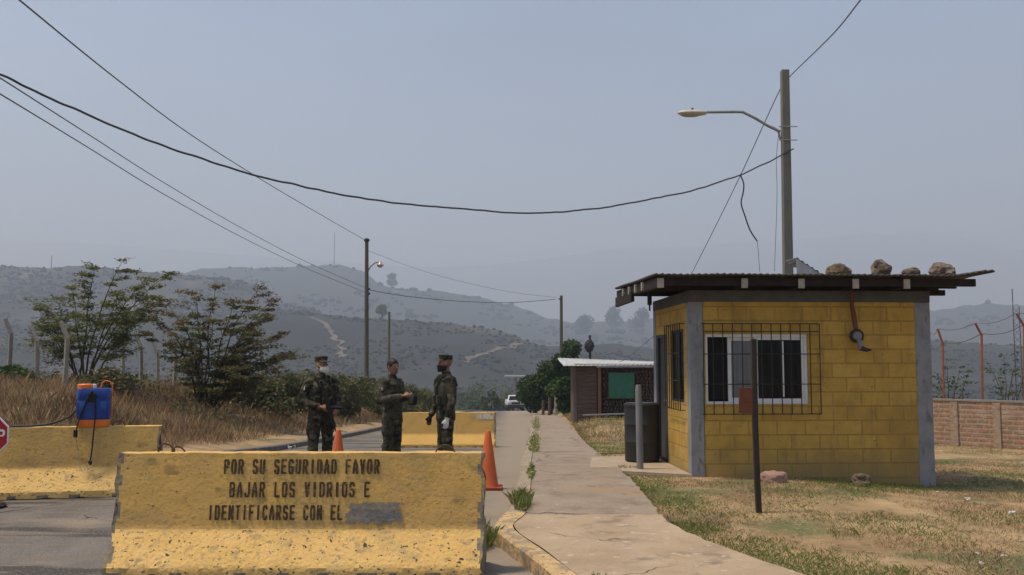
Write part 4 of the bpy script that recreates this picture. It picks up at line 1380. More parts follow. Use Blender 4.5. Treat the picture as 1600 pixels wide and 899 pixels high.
for xr in (-.50, .66, 1.45, 2.21, 2.93):
    mb = MB()
    mb.box((xr, (ry0 + ry1) / 2 + .03, 2.695 + slope * 1.8), (.095, ry1 - ry0 - .1, .135), rot=(slope, 0, 0))
    rf = mb.build('rafter', M['oldwood'], ro, bevel=.004)
    mb = MB()
    mb.box((xr, ry0 + .074, 2.693), (.088, .02, .132)); mb.build('sawn_end', M['cutwood'], rf)
for k in range(7):
    yy = ry0 + .08 + k * .52
    L_ = (rx1 - .20 if k < 4 else rx1 - .45)
    mb = MB(); mb.box(((rx0 + L_) / 2 + .015, yy + .05, 2.715 + slope * (yy - ry0)), (L_ - rx0 - .06, .07, .105))
    mb.build('purlin', M['oldwood'], ro, bevel=.003)
for k in range(4):
    yy = .55 + k * .55
    mb = MB(); mb.box((-.563, yy, 2.70 + slope * (yy - ry0)), (.03, .07, .12)); mb.build('purlin_end', M['cutwood'], ro)
for k, (za, xl) in enumerate(((2.60, 3.86), (2.565, 3.62), (2.555, 3.45))):
    mb = MB()
    mb.box(((WW - .2 + xl) / 2, .35 + .5 * k, za + .03), (xl - WW + .2, .09, .08))
    mb.build('eave_brace', M['oldwood'], ro)
mb = MB(); mb.box((-.548, 2.2, 2.64), (.05, 1.55, .16)); mb.build('fascia', M['oldwood'], ro)
mb = MB(); mb.tube([(-.3, 1.35, 2.72), (-.3, 1.35, 2.50)], .035, 10); mb.tube([(-.3, 1.35, 2.50), (-.3, 1.35, 2.41)], .014, 8); mb.build('bulb_holder', M['plastic_black'], ro, smooth=True)
for xa, xb in ((-.44, .60), (.72, 1.39), (1.51, 2.15), (2.27, 2.87), (2.99, WW)):
    boxes('gap_shade_board', [(xa, xb, .05, .075, 2.632, 2.79)], M['oldwood'], parent=ro)  # added dark boards, standing in for the shadowed gap under the sheet
# front window
wn = MB()
fr = .045
for (x0, x1, z0, z1) in ((wx0, wx1, wz1 - fr, wz1), (wx0, wx1, wz0, wz0 + fr * .8), (wx0, wx0 + fr * .8, wz0 + fr * .8, wz1 - fr), (wx1 - fr, wx1, wz0 + fr * .8, wz1 - fr)):
    wn.box(((x0 + x1) / 2, .045, (z0 + z1) / 2), (x1 - x0, .06, z1 - z0))
wf = wn.build('front_window', M['alu'], tH, bevel=.004)
def sash(x0, x1, y, m_glass, fw=.045, mid=None):
    mb = MB()
    for (a, b, c_, d_) in ((x0, x1, wz1 - fr - fw, wz1 - fr - .001), (x0, x1, wz0 + fr * .8 + .001, wz0 + fr * .8 + fw), (x0, x0 + fw, wz0 + fr * .8 + fw, wz1 - fr - fw), (x1 - fw, x1, wz0 + fr * .8 + fw, wz1 - fr - fw)):
        mb.box(((a + b) / 2, y, (c_ + d_) / 2), (b - a, .025, d_ - c_))
    if mid:
        mb.box((mid, y, (wz0 + wz1) / 2), (.02, .02, wz1 - wz0 - .2))
    s_ = mb.build('sliding_sash', M['alu'], wf)
    mb = MB(); mb.box(((x0 + x1) / 2, y, (wz0 + wz1) / 2), (x1 - x0 - fw, .006, wz1 - wz0 - .16)); mb.build('pane', m_glass, wf)
sash(.55, .93, .075, M['paleglass'], .05)
sash(.93, 1.63, .045, M['glass'], .04, mid=1.335)
boxes('shade_sheet', [(.26, .56, .12, .125, wz0 + .05, wz1 - .05)], M['unlit_black'], parent=wf)  # black sheet added to stand in for the unlit room
# grilles
def grille(face_pts, nb, hs, parent, extra=()):
    """face_pts: function (u, z) -> point; bars at nb positions over u in 0..1"""
    mb = MB()
    for k in range(nb + 1):
        u = k / nb
        mb.tube([face_pts(u, hs[0]), face_pts(u, hs[-1])], .0075, 6)
    for z in hs:
        mb.tube([face_pts(-.002, z), face_pts(1.002, z)], .0075, 6)
    for (p_, q_) in extra:
        mb.tube([p_, q_], .007, 6)
    return mb.build('window_grille', M['grille'], parent)
zz = [.895, 1.31, 1.73, 2.045, 2.155]
grille(lambda u, z: (.17 + u * 1.655, -.075, z), 12, zz, tH, [((x_, -.075, z_), (x_, .01, z_)) for x_ in (.17, 1.0, 1.825) for z_ in (.895, 2.155)])
grille(lambda u, z: (-.075, .33 + u * 1.0, z), 7, [.93, 1.35, 1.75, 2.17], tH, [((-.075, y_, z_), (.01, y_, z_)) for y_ in (.33, 1.33) for z_ in (.93, 2.17)])
sw = MB()
for (y0, y1, z0, z1) in ((ly0, ly1, lz1 - .04, lz1), (ly0, ly1, lz0, lz0 + .04), (ly0, ly0 + .04, lz0 + .04, lz1 - .04), (ly1 - .04, ly1, lz0 + .04, lz1 - .04), (.82, .86, lz0 + .04, lz1 - .04)):
    sw.box((.05, (y0 + y1) / 2, (z0 + z1) / 2), (.05, y1 - y0, z1 - z0))
sf = sw.build('side_window', M['bumper'], tH)
boxes('pane', [(.045, .051, ly0 + .04, ly1 - .04, lz0 + .04, lz1 - .04)], M['glass'], parent=sf)
dr = boxes('door', [(.055, .095, dy0 + .05, dy1 - .05, .09, dz1 - .05)], M['door'], .004)
boxes('door_frame', [(.02, .13, dy0, dy0 + .05, .09, dz1), (.02, .13, dy1 - .05, dy1, .09, dz1), (.02, .13, dy0 + .05, dy1 - .05, dz1 - .05, dz1)], M['door'], parent=dr)
mb = MB(); mb.tube([(.05, dy0 + .12, 1.02), (.01, dy0 + .12, 1.02), (.0, dy0 + .22, 1.02)], .010, 8); mb.build('handle', M['galv'], dr)
st = MB()
st.add([(-1.35, .62, .075), (-.02, -.10, .07), (-.012, DD, .07), (-1.05, DD, .07), (-1.35, .62, -.2), (-.02, -.10, -.2), (-.012, DD, -.2), (-1.05, DD, -.2)],
       [(0, 1, 2, 3), (4, 5, 1, 0), (5, 6, 2, 1), (6, 7, 3, 2), (7, 4, 0, 3)])
st.build('doorstep', M['slab'], tH)


def house_w(x, y, z):
    v = Matrix.Rotation(HRZ, 3, 'Z') @ Vector((x, y, 0))
    return Vector((HX + v.x, HY + v.y, z))


# wall lamp hung from the eave
wl = house_w(2.35, -.05, 0)
tL = thing('wall_lamp', 'rusty outdoor lamp with broken conduit hanging under the guard house eave', 'lamp', (wl.x, wl.y, 0), HRZ)
mb = MB(); mb.tube([(-.06, -.06, 2.63), (-.06, -.055, 2.42), (-.035, -.06, 2.25), (-.015, -.06, 2.08)], [.022, .03, .035, .03], 10); mb.build('conduit', M['rust'], tL, smooth=True)
mb = MB(); mb.tube([(0, -.02, 1.985), (0, -.06, 1.985), (0, -.075, 1.985)], [.095, .10, .085], 24); o_ = mb.build('lamp_plate', M['darkpost'], tL, smooth=True, angle=40)
mb = MB(); mb.tube([(0, -.075, 1.985), (0, -.10, 1.985)], [.065, .055], 20); mb.build('lamp_cover', M['greypost'], tL, smooth=True, angle=40)
mb = MB(); mb.tube([(.01, -.10, 1.93), (.015, -.13, 1.84), (.02, -.15, 1.79)], [.032, .04, .045], 12); mb.build('socket', M['greypost'], tL, smooth=True)
mb = MB(); mb.tube([(.02, -.16, 1.81), (.07, -.20, 1.785), (.13, -.22, 1.79)], [.035, .03, .014], 10); mb.build('broken_shade', M['plastic_black'], tL, smooth=True)
mb = MB(); mb.box((0, -.012, 1.99), (.05, .10, .05)); mb.build('bracket', M['rust'], tL)

# stones holding the roof down, loose sheet, ground stones
def roof_z(y):
    return 2.812 + slope * (y - ry0)
for i, (px, wpx, hpx, lab, mm) in enumerate([(1312, 38, 17, 'dark mossy stone on the guard house roof, leftmost of the four', 'stone_dark'), (1381, 39, 22, 'blocky brown stone on the guard house roof, second from left', 'stone'),
                                             (1428, 27, 13, 'smallest rounded stone on the guard house roof', 'stone'), (1478, 44, 20, 'largest pale brown stone on the guard house roof, rightmost', 'stone')]):
    yl = -.30
    yw = 13.3
    lx_ = (px - 800) / F * yw - HX
    p_ = house_w(lx_, yl, roof_z(yl))
    s_ = wpx / F * yw / 2
    rock('roof_stone', p_, (s_, s_ * .85, hpx / F * yw / 1.45), M[mm], 3 + i * 2, .14 if i != 1 else .2, i * 1.3)
    tag(COL.objects[-1], lab, 'stone', 'stones weighting the guard house roof')
mb = MB()
vs, fs = [], []
for i in range(25):
    u = i / 24
    z = .012 * math.sin(u * 2 * math.pi * 6)
    vs += [(u * .42, 0, .29 - u * .27 + z), (u * .42, .5, .29 - u * .27 + z)]
for i in range(24):
    fs.append((2 * i, 2 * i + 2, 2 * i + 3, 2 * i + 1))
mb.add(vs, fs)
mb.prism([(0, 0), (.42, 0), (.42, .01), (.0, .27)], .012, .02)
o_ = mb.build('loose_roof_sheet', M['tin'])
md = o_.modifiers.new('t', 'SOLIDIFY'); md.thickness = .006
p_ = house_w((1251 - 800) / F * 13.6 - HX, .1, roof_z(.1) - .0)
o_.location = p_; o_.rotation_euler = (0, 0, HRZ)
tag(o_, 'small bent grey tin sheet tilted on the roof beside the lamp pole', 'metal sheet')
p_ = P(1210, 757, 12.75); rock('ground_stone', (p_.x, 12.75, g(p_.x, 12.75) - .02), (.175, .14, .12), M['stone_pink'], 12, .16, .4)
tag(COL.objects[-1], 'flat pinkish stone lying against the front wall behind the rusty post', 'stone')
p_ = P(1346, 757, 13.1); rock('ground_stone', (p_.x, 13.1, g(p_.x, 13.1) - .02), (.16, .12, .11), M['stone_dark'], 17, .22, 1.2)
tag(COL.objects[-1], 'dark brown stone at the foot of the wall below the wall lamp', 'stone')

# ------------------------------------------------------------------ posts and drum
dx_ = (998 - 800) / F * 15.3
tD = thing('plastic_drum', 'tall black plastic drum standing beside the guard house door', 'drum', (dx_ + .02, 15.2, .078))
mb = MB(); mb.lathe([(.24, 0), (.265, .01), (.27, .04), (.272, .30), (.276, .31), (.272, .32), (.272, .57), (.276, .58), (.272, .59), (.27, .84), (.28, .85), (.28, .885), (.265, .89)], 40)
mb.build('drum_body', M['plastic_black'], tD, smooth=True, angle=30)
mb = MB(); mb.lathe([(.255, .89), (.25, .905), (.06, .905)], 40); mb.build('lid', M['plastic_black'], tD, smooth=True, angle=30)
px_ = (998 - 800) / F * 14.1
o_ = MB(); o_.tube([(0, 0, -.3), (0, 0, 1.22), (0, 0, 1.29)], [.05, .048, .04], 14)
o_ = o_.build('grey_bollard', M['greypost'], smooth=True, angle=40); o_.location = (px_, 14.1, g(px_, 14.1)); o_.rotation_euler = (0, R(-.6), 0)
tag(o_, 'slim grey post standing in front of the black drum', 'post')
sp_ = P(1185, 803, 10.25)
tP = thing('sign_post', 'thin dark rusty post with small rusted plate in front of the guard house window', 'post', (sp_.x, 10.25, g(sp_.x, 10.25)))
mb = MB()
for (ax, ay, wx_, wy_) in ((0, 0, .055, .006), (-.0245, .028, .006, .05)):
    pts = [(.02, 0, -.25), (.008, 0, .12), (0, 0, .35), (-.01, 0, 1.0), (-.008, 0, 1.84)]
    for a, b in zip(pts[:-1], pts[1:]):
        vs = []
        for p in (a, b):
            vs += [(p[0] + ax - wx_ / 2, p[1] + ay - wy_ / 2, p[2]), (p[0] + ax + wx_ / 2, p[1] + ay - wy_ / 2, p[2]), (p[0] + ax + wx_ / 2, p[1] + ay + wy_ / 2, p[2]), (p[0] + ax - wx_ / 2, p[1] + ay + wy_ / 2, p[2])]
        mb.add(vs, [(0, 1, 5, 4), (1, 2, 6, 5), (2, 3, 7, 6), (3, 0, 4, 7), (4, 5, 6, 7), (3, 2, 1, 0)])
mb.build('post', M['darkpost'], tP)
mb = MB(); mb.box((-.108, .004, 1.19), (.15, .008, .27), rot=(0, R(2), 0)); mb.build('rusted_plate', M['rust'], tP, bevel=.002)

# ------------------------------------------------------------------ street lamp and utility poles
LD = 18.0
lp = P(1233, 600, LD)
zg = g(lp.x, LD)
tA = thing('street_lamp', 'square concrete street lamp pole with curved arm behind the guard house', 'street lamp', (lp.x, LD, zg))
topP = P(1226, 110, LD)
mb = MB()
tx = topP.x - lp.x; tz = topP.z - zg
hw0, hw1 = .095, .072
vs = [(-hw0, -hw0, -.3), (hw0, -hw0, -.3), (hw0, hw0, -.3), (-hw0, hw0, -.3), (tx - hw1, -hw1, tz), (tx + hw1, -hw1, tz), (tx + hw1, hw1, tz), (tx - hw1, hw1, tz)]
mb.add(vs, [(3, 2, 1, 0), (4, 5, 6, 7), (0, 1, 5, 4), (1, 2, 6, 5), (2, 3, 7, 6), (3, 0, 4, 7)])
mb.build('pole', M['concpole'], tA, bevel=.012)
def LP(px, py, dd=0.0):
    p = P(px, py, LD + dd); return p - Vector((lp.x, LD, zg))
mb = MB(); mb.tube([LP(1219, 206), LP(1200, 197), LP(1180, 185), LP(1161, 175.5), LP(1150, 175), LP(1104, 175.5)], .026, 10); mb.build('arm', M['galv'], tA, smooth=True)
mb = MB(); mb.tube([LP(1219, 218), LP(1217, 208), LP(1212, 201), LP(1205, 198)], .018, 8); mb.build('brace', M['galv'], tA, smooth=True)
for yy in (198, 219):
    for q_ in (-.1, .1):
        mb = MB(); mb.tube([LP(1217, yy, q_), LP(1246, yy, q_)], .010, 6); mb.build('clamp_bolt', M['galv'], tA)
c0 = LP(1082, 177)
mb = MB()
rr = []
for k in range(13):
    u = -1 + 2 * k / 12
    e = max(.05, math.sqrt(max(0, 1 - abs(u) ** 2.6)))
    rr.append((u, e))
vs, fs = [], []
nR = 16
for (u, e) in rr:
    for k in range(nR):
        a = 2 * math.pi * k / nR
        wz = .062 if math.sin(a) > 0 else .052
        vs.append(c0 + Vector((u * .295, math.cos(a) * .11 * e, math.sin(a) * wz * e)))
for i in range(len(rr) - 1):
    for k in range(nR):
        fs.append((i * nR + k, i * nR + (k + 1) % nR, (i + 1) * nR + (k + 1) % nR, (i + 1) * nR + k))
fs += [tuple(range(nR)), tuple((len(rr) - 1) * nR + k for k in reversed(range(nR)))]
mb.add(vs, fs)
lh_ = mb.build('lamp_head', M['lamphead'], tA, smooth=True)
mb = MB(); mb.ball(c0 + Vector((-.04, 0, -.03)), (.20, .085, .05)); mb.build('lens', M['lampglass'], lh_, smooth=True)
mb = MB(); mb.lathe([(.022, .05), (.022, .095), (.008, .10)], 12, c0); mb.build('photocell', M['bumper'], lh_, smooth=True)


def upole(label, px, ptop, d, r, m, lamp=None, pbx=None):
    b = P(pbx or px, 600, d); z = g(b.x, d)
    t = thing('utility_pole', label, 'utility pole', (b.x, d, z), 0, 'utility poles beside the road')
    e = P(px, ptop, d) - Vector((b.x, d, z))
    mb = MB(); mb.tube([(0, 0, -.5), (e.x * .5, 0, e.z * .5), e], [r * 1.15, r, r * .85], 12); mb.build('pole', m, t, smooth=True, angle=50)
    return t, e, Vector((b.x, d, z))


tU, eU, oU = upole('tall timber utility pole with small lamp, behind the left bushes', 573, 378, 55, .125, M['woodpole'])
mb = MB(); mb.lathe([(.09, 0), (.16, .03), (.17, .12), (.10, .2)], 12, eU); mb.build('pole_cap', M['cable'], tU, smooth=True)
def UP(px, py): return P(px, py, 55) - oU
mb = MB(); mb.tube([UP(575, 424), UP(579, 417), UP(586, 411), UP(592, 410)], .035, 8); mb.build('lamp_arm', M['galv'], tU, smooth=True)
mb = MB(); mb.lathe([(.05, .20), (.09, .14), (.20, .0), (.19, -.05), (.08, -.16)], 14, UP(594, 414)); mb.build('lamp_head', M['lampglass'], tU, smooth=True)
for py in (452, 459):
    mb = MB(); mb.lathe([(.05, -.06), (.08, 0), (.05, .06)], 10, UP(576.5, py)); mb.build('insulator', M['cable'], tU, smooth=True)
tU2, eU2, oU2 = upole('thin dark pole farther off, right of the tall lamp pole', 608, 488, 100, .13, M['woodpole'])
mb = MB(); mb.box(eU2 + Vector((0, -.02, -.6)), (.16, .12, .5)); mb.build('pole_bracket', M['cable'], tU2)
tU3, eU3, oU3 = upole('dark timber utility pole beside the trees left of the shack', 877, 462, 68, .12, M['woodpole'])
mb = MB(); mb.box(eU3 + Vector((-.05, -.05, -.25)), (.30, .1, .1)); mb.build('crossarm', M['woodpole'], tU3)


def wire(name, label, pts, r, m, group='overhead wires', n=5, sub=10, wob=0.0):
    """smooth cable through 3-D points"""
    pts = [Vector(p) for p in pts]
    fine = []
    for i in range(len(pts) - 1):
        p0 = pts[max(i - 1, 0)]; p1 = pts[i]; p2 = pts[i + 1]; p3 = pts[min(i + 2, len(pts) - 1)]
        for k in range(sub):
            t = k / sub
            fine.append(.5 * ((2 * p1) + (p2 - p0) * t + (2 * p0 - 5 * p1 + 4 * p2 - p3) * t * t + (3 * p1 - p0 - 3 * p2 + p3) * t ** 3))
    fine.append(pts[-1])
    if wob:
        fine = [p + Vector((0, 0, wob * noise.noise(p * 1.9) + wob * .6 * noise.noise(p * 5))) for p in fine]
    mb = MB(); mb.tube(fine, r, n)
    o = mb.build(name, m, smooth=True)
    return tag(o, label, 'cable', group)


# twisted bundle across the sky
pb = [(-140, 55, 9.0), (0, 118, 9.6), (120, 172, 10.3), (240, 222, 11.0), (370, 266, 11.8), (500, 298, 12.6), (600, 315, 13.3), (700, 326, 14.0), (800, 332, 14.6), (870, 332, 15.1),
      (940, 325, 15.6), (1010, 313, 16.0), (1080, 298, 16.5), (1150, 276, 17.0), (1195, 256, 17.5), (1222, 241, 17.88), (1240, 232, 17.88)]
wire('twisted_cable', 'thick sagging twisted power cable crossing the sky to the street lamp pole', [P(*p) for p in pb], .0135, M['cable2'], sub=24, wob=.016)
wire('drop_cable', 'broken cable end dangling from the thick cable above the guard house', [P(1157, 274, 17.05), P(1162, 288, 17.05), P(1161, 302, 17.05), P(1158, 318, 17.05), P(1164, 338, 17.05), P(1172, 360, 17.05), P(1183, 377, 17.05)], .013, M['cable'])
wire('thin_wire', 'thin loose wire hanging below the broken cable end', [P(1183, 377, 17.05), P(1185, 395, 17.0), P(1187, 425, 17.0)], .005, M['thinwire'])
wire('thin_wire', 'thin drop wire hanging straight down beside the street lamp pole', [P(1217, 205, 17.9), P(1213, 250, 17.9), P(1214, 310, 17.9), P(1210, 424, 17.9)], .005, M['thinwire'])
wire('guy_wire', 'long slanting wire passing the top of the street lamp pole down to the shack', [P(1365, -22, 10), P(1345, 0, 11), P(1300, 55, 13.4), P(1236, 118, 18.0), P(1218, 142, 18.3), P(1160, 268, 21), P(1120, 350, 24), P(1082, 425, 28), P(1040, 505, 33), P(985, 556, 38.5), P(968, 566, 40)], .010, M['thinwire'])
wire('power_line', 'highest thin power line running from top left to the lamp pole', [P(0, -25, 14), P(30, 0, 15), P(180, 122, 21), P(300, 212, 28), P(420, 288, 37), P(500, 335, 46), P(573, 377, 55)], .016, M['thinwire'])
wire('power_line', 'middle thin power line sloping from the left edge to the lamp pole', [P(-60, 85, 13), P(0, 122, 15), P(130, 205, 21), P(260, 288, 29), P(380, 358, 39), P(480, 410, 48), P(576, 452, 55)], .013, M['thinwire'])
wire('power_line', 'lowest thin power line sloping from the left edge to the lamp pole', [P(-60, 112, 13), P(0, 147, 15), P(130, 226, 21), P(260, 306, 29), P(380, 372, 39), P(480, 420, 48), P(576, 459, 55)], .013, M['thinwire'])
wire('power_line', 'sagging power line between the lamp pole and the pole by the shack', [P(576, 453, 55), P(620, 461, 57), P(680, 468, 60), P(740, 472, 62), P(800, 473, 65), P(868, 468, 68)], .022, M['thinwire'])
wire('power_line', 'faint upper power line between the lamp pole and the pole by the shack', [P(575, 392, 55), P(650, 420, 58), P(720, 440, 61), P(800, 457, 65), P(870, 465, 68)], .010, M['thinwire'])

# ------------------------------------------------------------------ left fence posts
for i, (px, pt, d, lab) in enumerate([(12, 498, 26.5, 'leftmost bent concrete fence post at the left edge'), (57, 508, 25.2, 'second bent concrete fence post from the left'),
                                      (100, 503, 24.0, 'largest bent concrete fence post, behind the sprayer'), (220, 523, 31, 'slim concrete fence post between the two acacias, nearer the olive one'),
                                      (246, 533, 35, 'small distant concrete fence post between the two acacias'), (272, 528, 33, 'bent concrete fence post at the left foot of the russet acacia'),
                                      (190, 528, 33.5, 'slim concrete fence post behind the olive acacia stems'), (310, 548, 30, 'short leaning concrete fence post under the russet acacia')]):
    b = P(px, 600, d); z = g(b.x, d)
    e = P(px, pt, d).z - z
    rnd = random.Random(i)
    s_ = .062
    mb = MB()
    hb = e - .42
    lean = -.20 if i < 6 else .1
    pts = [(0, 0, -.3), (.01, 0, hb * .5), (0, 0, hb), (lean, .02, e)]
    mb.tube(pts, [s_ * 1.25, s_ * 1.15, s_ * 1.15, s_], 4)
    o_ = mb.build('fence_post', M['concpost'], bevel=.012)
    o_.location = (b.x, d, z); o_.rotation_euler = (0, R(rnd.uniform(-2, 2)), 0)
    tag(o_, lab, 'fence post', 'bent concrete fence posts on the left bank')

# ------------------------------------------------------------------ brick wall and orange fence at the right
pA, pB_ = P(1380, 627, 28.2), P(1680, 627, 24.4)
dv = Vector((pB_.x - pA.x, pB_.y - pA.y, 0)); Lw = dv.length; aw = math.atan2(dv.y, dv.x)
zw = g((pA.x + pB_.x) / 2, 26.3)
topw = P(1500, 626.5, 26.7).z
tW = thing('brick_wall', 'low rough red brick wall to the right of the guard house', 'wall', (pA.x, pA.y, zw - .25), aw)
mb = MB()
nseg = 60
hh = topw - zw + .25
for i in range(nseg):
    x0, x1 = Lw * i / nseg, Lw * (i + 1) / nseg
    mb.box(((x0 + x1) / 2, .0, (hh + .02 * noise.noise(Vector((i * .9, 0, 0)))) / 2), (x1 - x0, .16, hh + .03 * noise.noise(Vector((i * .9, 0, 0)))))
mb.build('masonry', M['brickwall'], tW)
mb = MB()
for i in range(40):
    x0, x1 = Lw * i / 40, Lw * (i + 1) / 40
    mb.box(((x0 + x1) / 2, 0, hh + .025), (x1 - x0 - .004, .20, .045 + .012 * random.random()))
mb.build('coping', M['concpost'], tW)
for fr_ in (.185, .41, .63, .86):
    mb = MB(); mb.box((Lw * fr_, -.02, hh / 2 - .02), (.20, .20, hh - .01)); mb.build('pier', M['pier'], tW, bevel=.01)
FP = []
for i, (px, pk, pt, ptx, d, lab) in enumerate([(1477, 536, 514, 1468, 27.3, 'orange angled steel fence post on the brick wall, nearest the guard house'), (1538, 522, 505, 1527, 26.5, 'middle orange angled steel fence post on the brick wall'),
                                               (1604, 508, 490, 1592, 25.7, 'orange angled steel fence post at the right edge of the photo')]):
    b = P(px, 626, d); b.z = topw - .25
    k_, t_ = P(px - (1 if i < 2 else 0), pk, d), P(ptx, pt, d)
    mb = MB(); mb.tube([Vector((0, .12, -.1)), k_ - b + Vector((0, .12, 0))], .034, 4); mb.tube([k_ - b + Vector((0, .12, -.03)), t_ - b + Vector((0, .12, 0))], .033, 4)
    o_ = mb.build('steel_fence_post', M['fence_orange']); o_.location = b
    tag(o_, lab, 'fence post', 'orange fence posts on the brick wall')
    FP.append((b + Vector((0, .12, 0)), k_ + Vector((0, .12, 0)), t_ + Vector((0, .12, 0))))
lf = [P(1455, 541, 27.6), P(1455, 520, 27.6)]
for nm, sel, r_ in (('upper', 2, .009), ('lower', 1, .012)):
    pts = [lf[0] if sel == 1 else lf[1]] + [f_[sel] for f_ in FP] + [FP[-1][sel] + Vector((1.5, -1, .2))]
    out = []
    for a, b in zip(pts[:-1], pts[1:]):
        for k in range(4):
            p = a.lerp(b, k / 4); p.z -= .10 * math.sin(math.pi * k / 4); out.append(p)
    out.append(pts[-1])
    wire('fence_wire', '%s strand of fence wire between the orange posts on the brick wall' % nm, out, r_, M['thinwire'], 'fence wires on the brick wall', sub=3)

# lattice mast at the right
md_ = 120
b_ = P(1590, 600, md_); zm = g(b_.x, md_)
tM = thing('lattice_mast', 'thin dark lattice radio mast rising at the right edge behind the fence', 'mast', (b_.x, md_, zm))
tpz = P(1590, 452, md_).z - zm
mb = MB()
hw_ = .42
for (sx, sy) in ((-1, -1), (1, -1), (0, 1)):
    mb.tube([(sx * hw_, sy * hw_, 0), (sx * hw_ * .9, sy * hw_ * .9, tpz * (1 if sx < 0 else .86))], .045, 5)
k = 0
z_ = .0
while z_ < tpz * .85:
    z2 = z_ + .9
    mb.tube([(-hw_, -hw_, z_), (hw_, -hw_, z2)], .022, 4); mb.tube([(hw_, -hw_, z_), (0, hw_, z2)], .022, 4); mb.tube([(0, hw_, z_), (-hw_, -hw_, z2)], .022, 4)
    z_ = z2
mb.build('lattice', M['cable'], tM)
mb = MB(); mb.tube([(-hw_, -hw_, tpz * .9), (-hw_, -hw_, tpz * 1.0)], .05, 6); mb.build('antenna', M['cable'], tM)
for px, py, hp, lab in ((522, 416, 56, 'faint tall radio mast on the hazy hilltop left of the lamp pole'), (80, 418, 22, 'faint small mast on the left hilltop')):
    p = on_hill(px, py + 3)
    if p is None:
        continue
    k = p.y / F
    mb = MB(); mb.tube([(0, 0, -2), (0, 0, hp * k)], [.75 * k, .45 * k], 5)
    for q_ in range(1, 9):
        mb.tube([(-.9 * k, 0, hp * k * q_ / 9), (.9 * k, 0, hp * k * q_ / 9)], .3 * k, 4)
    o_ = mb.build('radio_mast', M['thinwire']); o_.location = p
    tag(o_, lab, 'mast', 'radio masts on the hills')

# ------------------------------------------------------------------ shack with tin roof
SD = 40.0
def SP(px, py, dd=0): return P(px, py, SD + dd)
a0 = SP(897, 655); zS = g(a0.x, SD)
x1s = SP(1075, 650).x
tK = thing('wooden_shack', 'low dark wooden shack with bright tin roof beyond the guard house', 'building', (a0.x, SD, zS))
Ws = x1s - a0.x
htop = SP(900, 571).z - zS
mid = SP(955, 600).x - a0.x
mb = MB()
npl = 13
for k in range(npl):
    z0, z1 = .12 + (htop - .12) * k / npl, .12 + (htop - .12) * (k + 1) / npl
    mb.box((mid / 2 - .3, .03 + .006 * random.random(), (z0 + z1) / 2), (mid - .6, .03, z1 - z0 - .006), rot=(R(-4), 0, 0))
mb.build('plank_wall', M['plank'], tK)
boxes('side_wall', [(.02, .06, .06, 2.6, .0, htop)], M['plank'], parent=tK)
boxes('back_wall', [(.06, Ws, 2.6, 2.65, .0, htop - .1)], M['plank'], parent=tK)
boxes('right_wall', [(Ws - .05, Ws, .06, 2.6, .0, htop - .1)], M['plank'], parent=tK)
boxes('corner_post', [(-.02, .11, -.02, .1, -.3, htop)], M['woodpole'], parent=tK)
boxes('reddish_post', [(mid - .56, mid - .42, -.03, .08, -.2, htop - .1)], M['plankred'], parent=tK)
mb = MB()
rnd = random.Random(5)
xx = mid - .35
zz_ = .25
row = 0
while zz_ < htop - .2:
    x_ = mid - .35 + (.06 if row % 2 else 0)
    while x_ < Ws - .15:
        r_ = rnd.uniform(.05, .085)
        mb.tube([(x_ + r_, .02 + rnd.uniform(0, .06), zz_ + rnd.uniform(-.02, .02)), (x_ + r_, .35, zz_)], r_, 7)
        x_ += 2 * r_ + .01
    zz_ += .135; row += 1
mb.build('log_infill', M['firewood'], tK)
boxes('inner_board', [(mid - .4, Ws - .08, .36, .40, 0, htop - .1)], M['plank'], parent=tK)
rl, rrx = SP(880, 563).x - a0.x, Ws + .5
mb = MB()
vs, fs = [], []
nR_ = 120
for i in range(nR_ + 1):
    u = i / nR_
    x_ = rl + (rrx - rl) * u
    zf_ = (SP(884, 571.5).z - zS) + u * (SP(1030, 569).z - SP(884, 571.5).z) * .8 + .007 * math.sin(x_ * 2 * math.pi / .18)
    for (yy, dz) in ((-.45, 0), (1.2, .20 - .15 * u), (2.9, .34 - .27 * u)):
        vs.append((x_ + (-.10 if yy > 1 else 0), yy, zf_ + dz))
for i in range(nR_):
    for j in range(2):
        a = i * 3 + j
        fs.append((a, a + 3, a + 4, a + 1))
mb.add(vs, fs)
o_ = mb.build('roof', M['tin'], tK, smooth=True, angle=60)
md2 = o_.modifiers.new('t', 'SOLIDIFY'); md2.thickness = .02
boxes('eave_beam', [(0, Ws, -.14, -.06, htop - .02, htop + .06)], M['plank'], parent=tK)
# board and bench
gb0, gb1 = SP(951, 583), SP(990, 622)
o_ = MB(); o_.box((0, 0, 0), (gb1.x - gb0.x, .04, gb0.z - gb1.z)); o_.box((0, .025, .0), (gb1.x - gb0.x + .06, .03, gb0.z - gb1.z + .06), m=1)
o_ = o_.build('notice_board', [M['greenboard'], M['plank']]); o_.location = ((gb0.x + gb1.x) / 2, SD - .16, (gb0.z + gb1.z) / 2)
tag(o_, 'square green board hung on the front of the wooden shack', 'board')
bb0, bb1 = P(915, 648, 38.8), P(972, 646, 38.8)
zb_ = g(bb0.x, 38.8)
tB = thing('plank_bench', 'long rough plank bench in front of the wooden shack', 'bench', (bb0.x, 38.8, zb_))
Lb = bb1.x - bb0.x; hb_ = bb0.z - zb_
mb = MB(); mb.box((Lb / 2, 0, hb_), (Lb + .2, .30, .045), rot=(0, R(-2), 0)); mb.build('seat', M['greypost'], tB)
for u in (.08, .92):
    mb = MB(); mb.box((Lb * u, 0, hb_ / 2 - .02), (.09, .24, hb_ - .02)); mb.build('leg', M['plank'], tB)
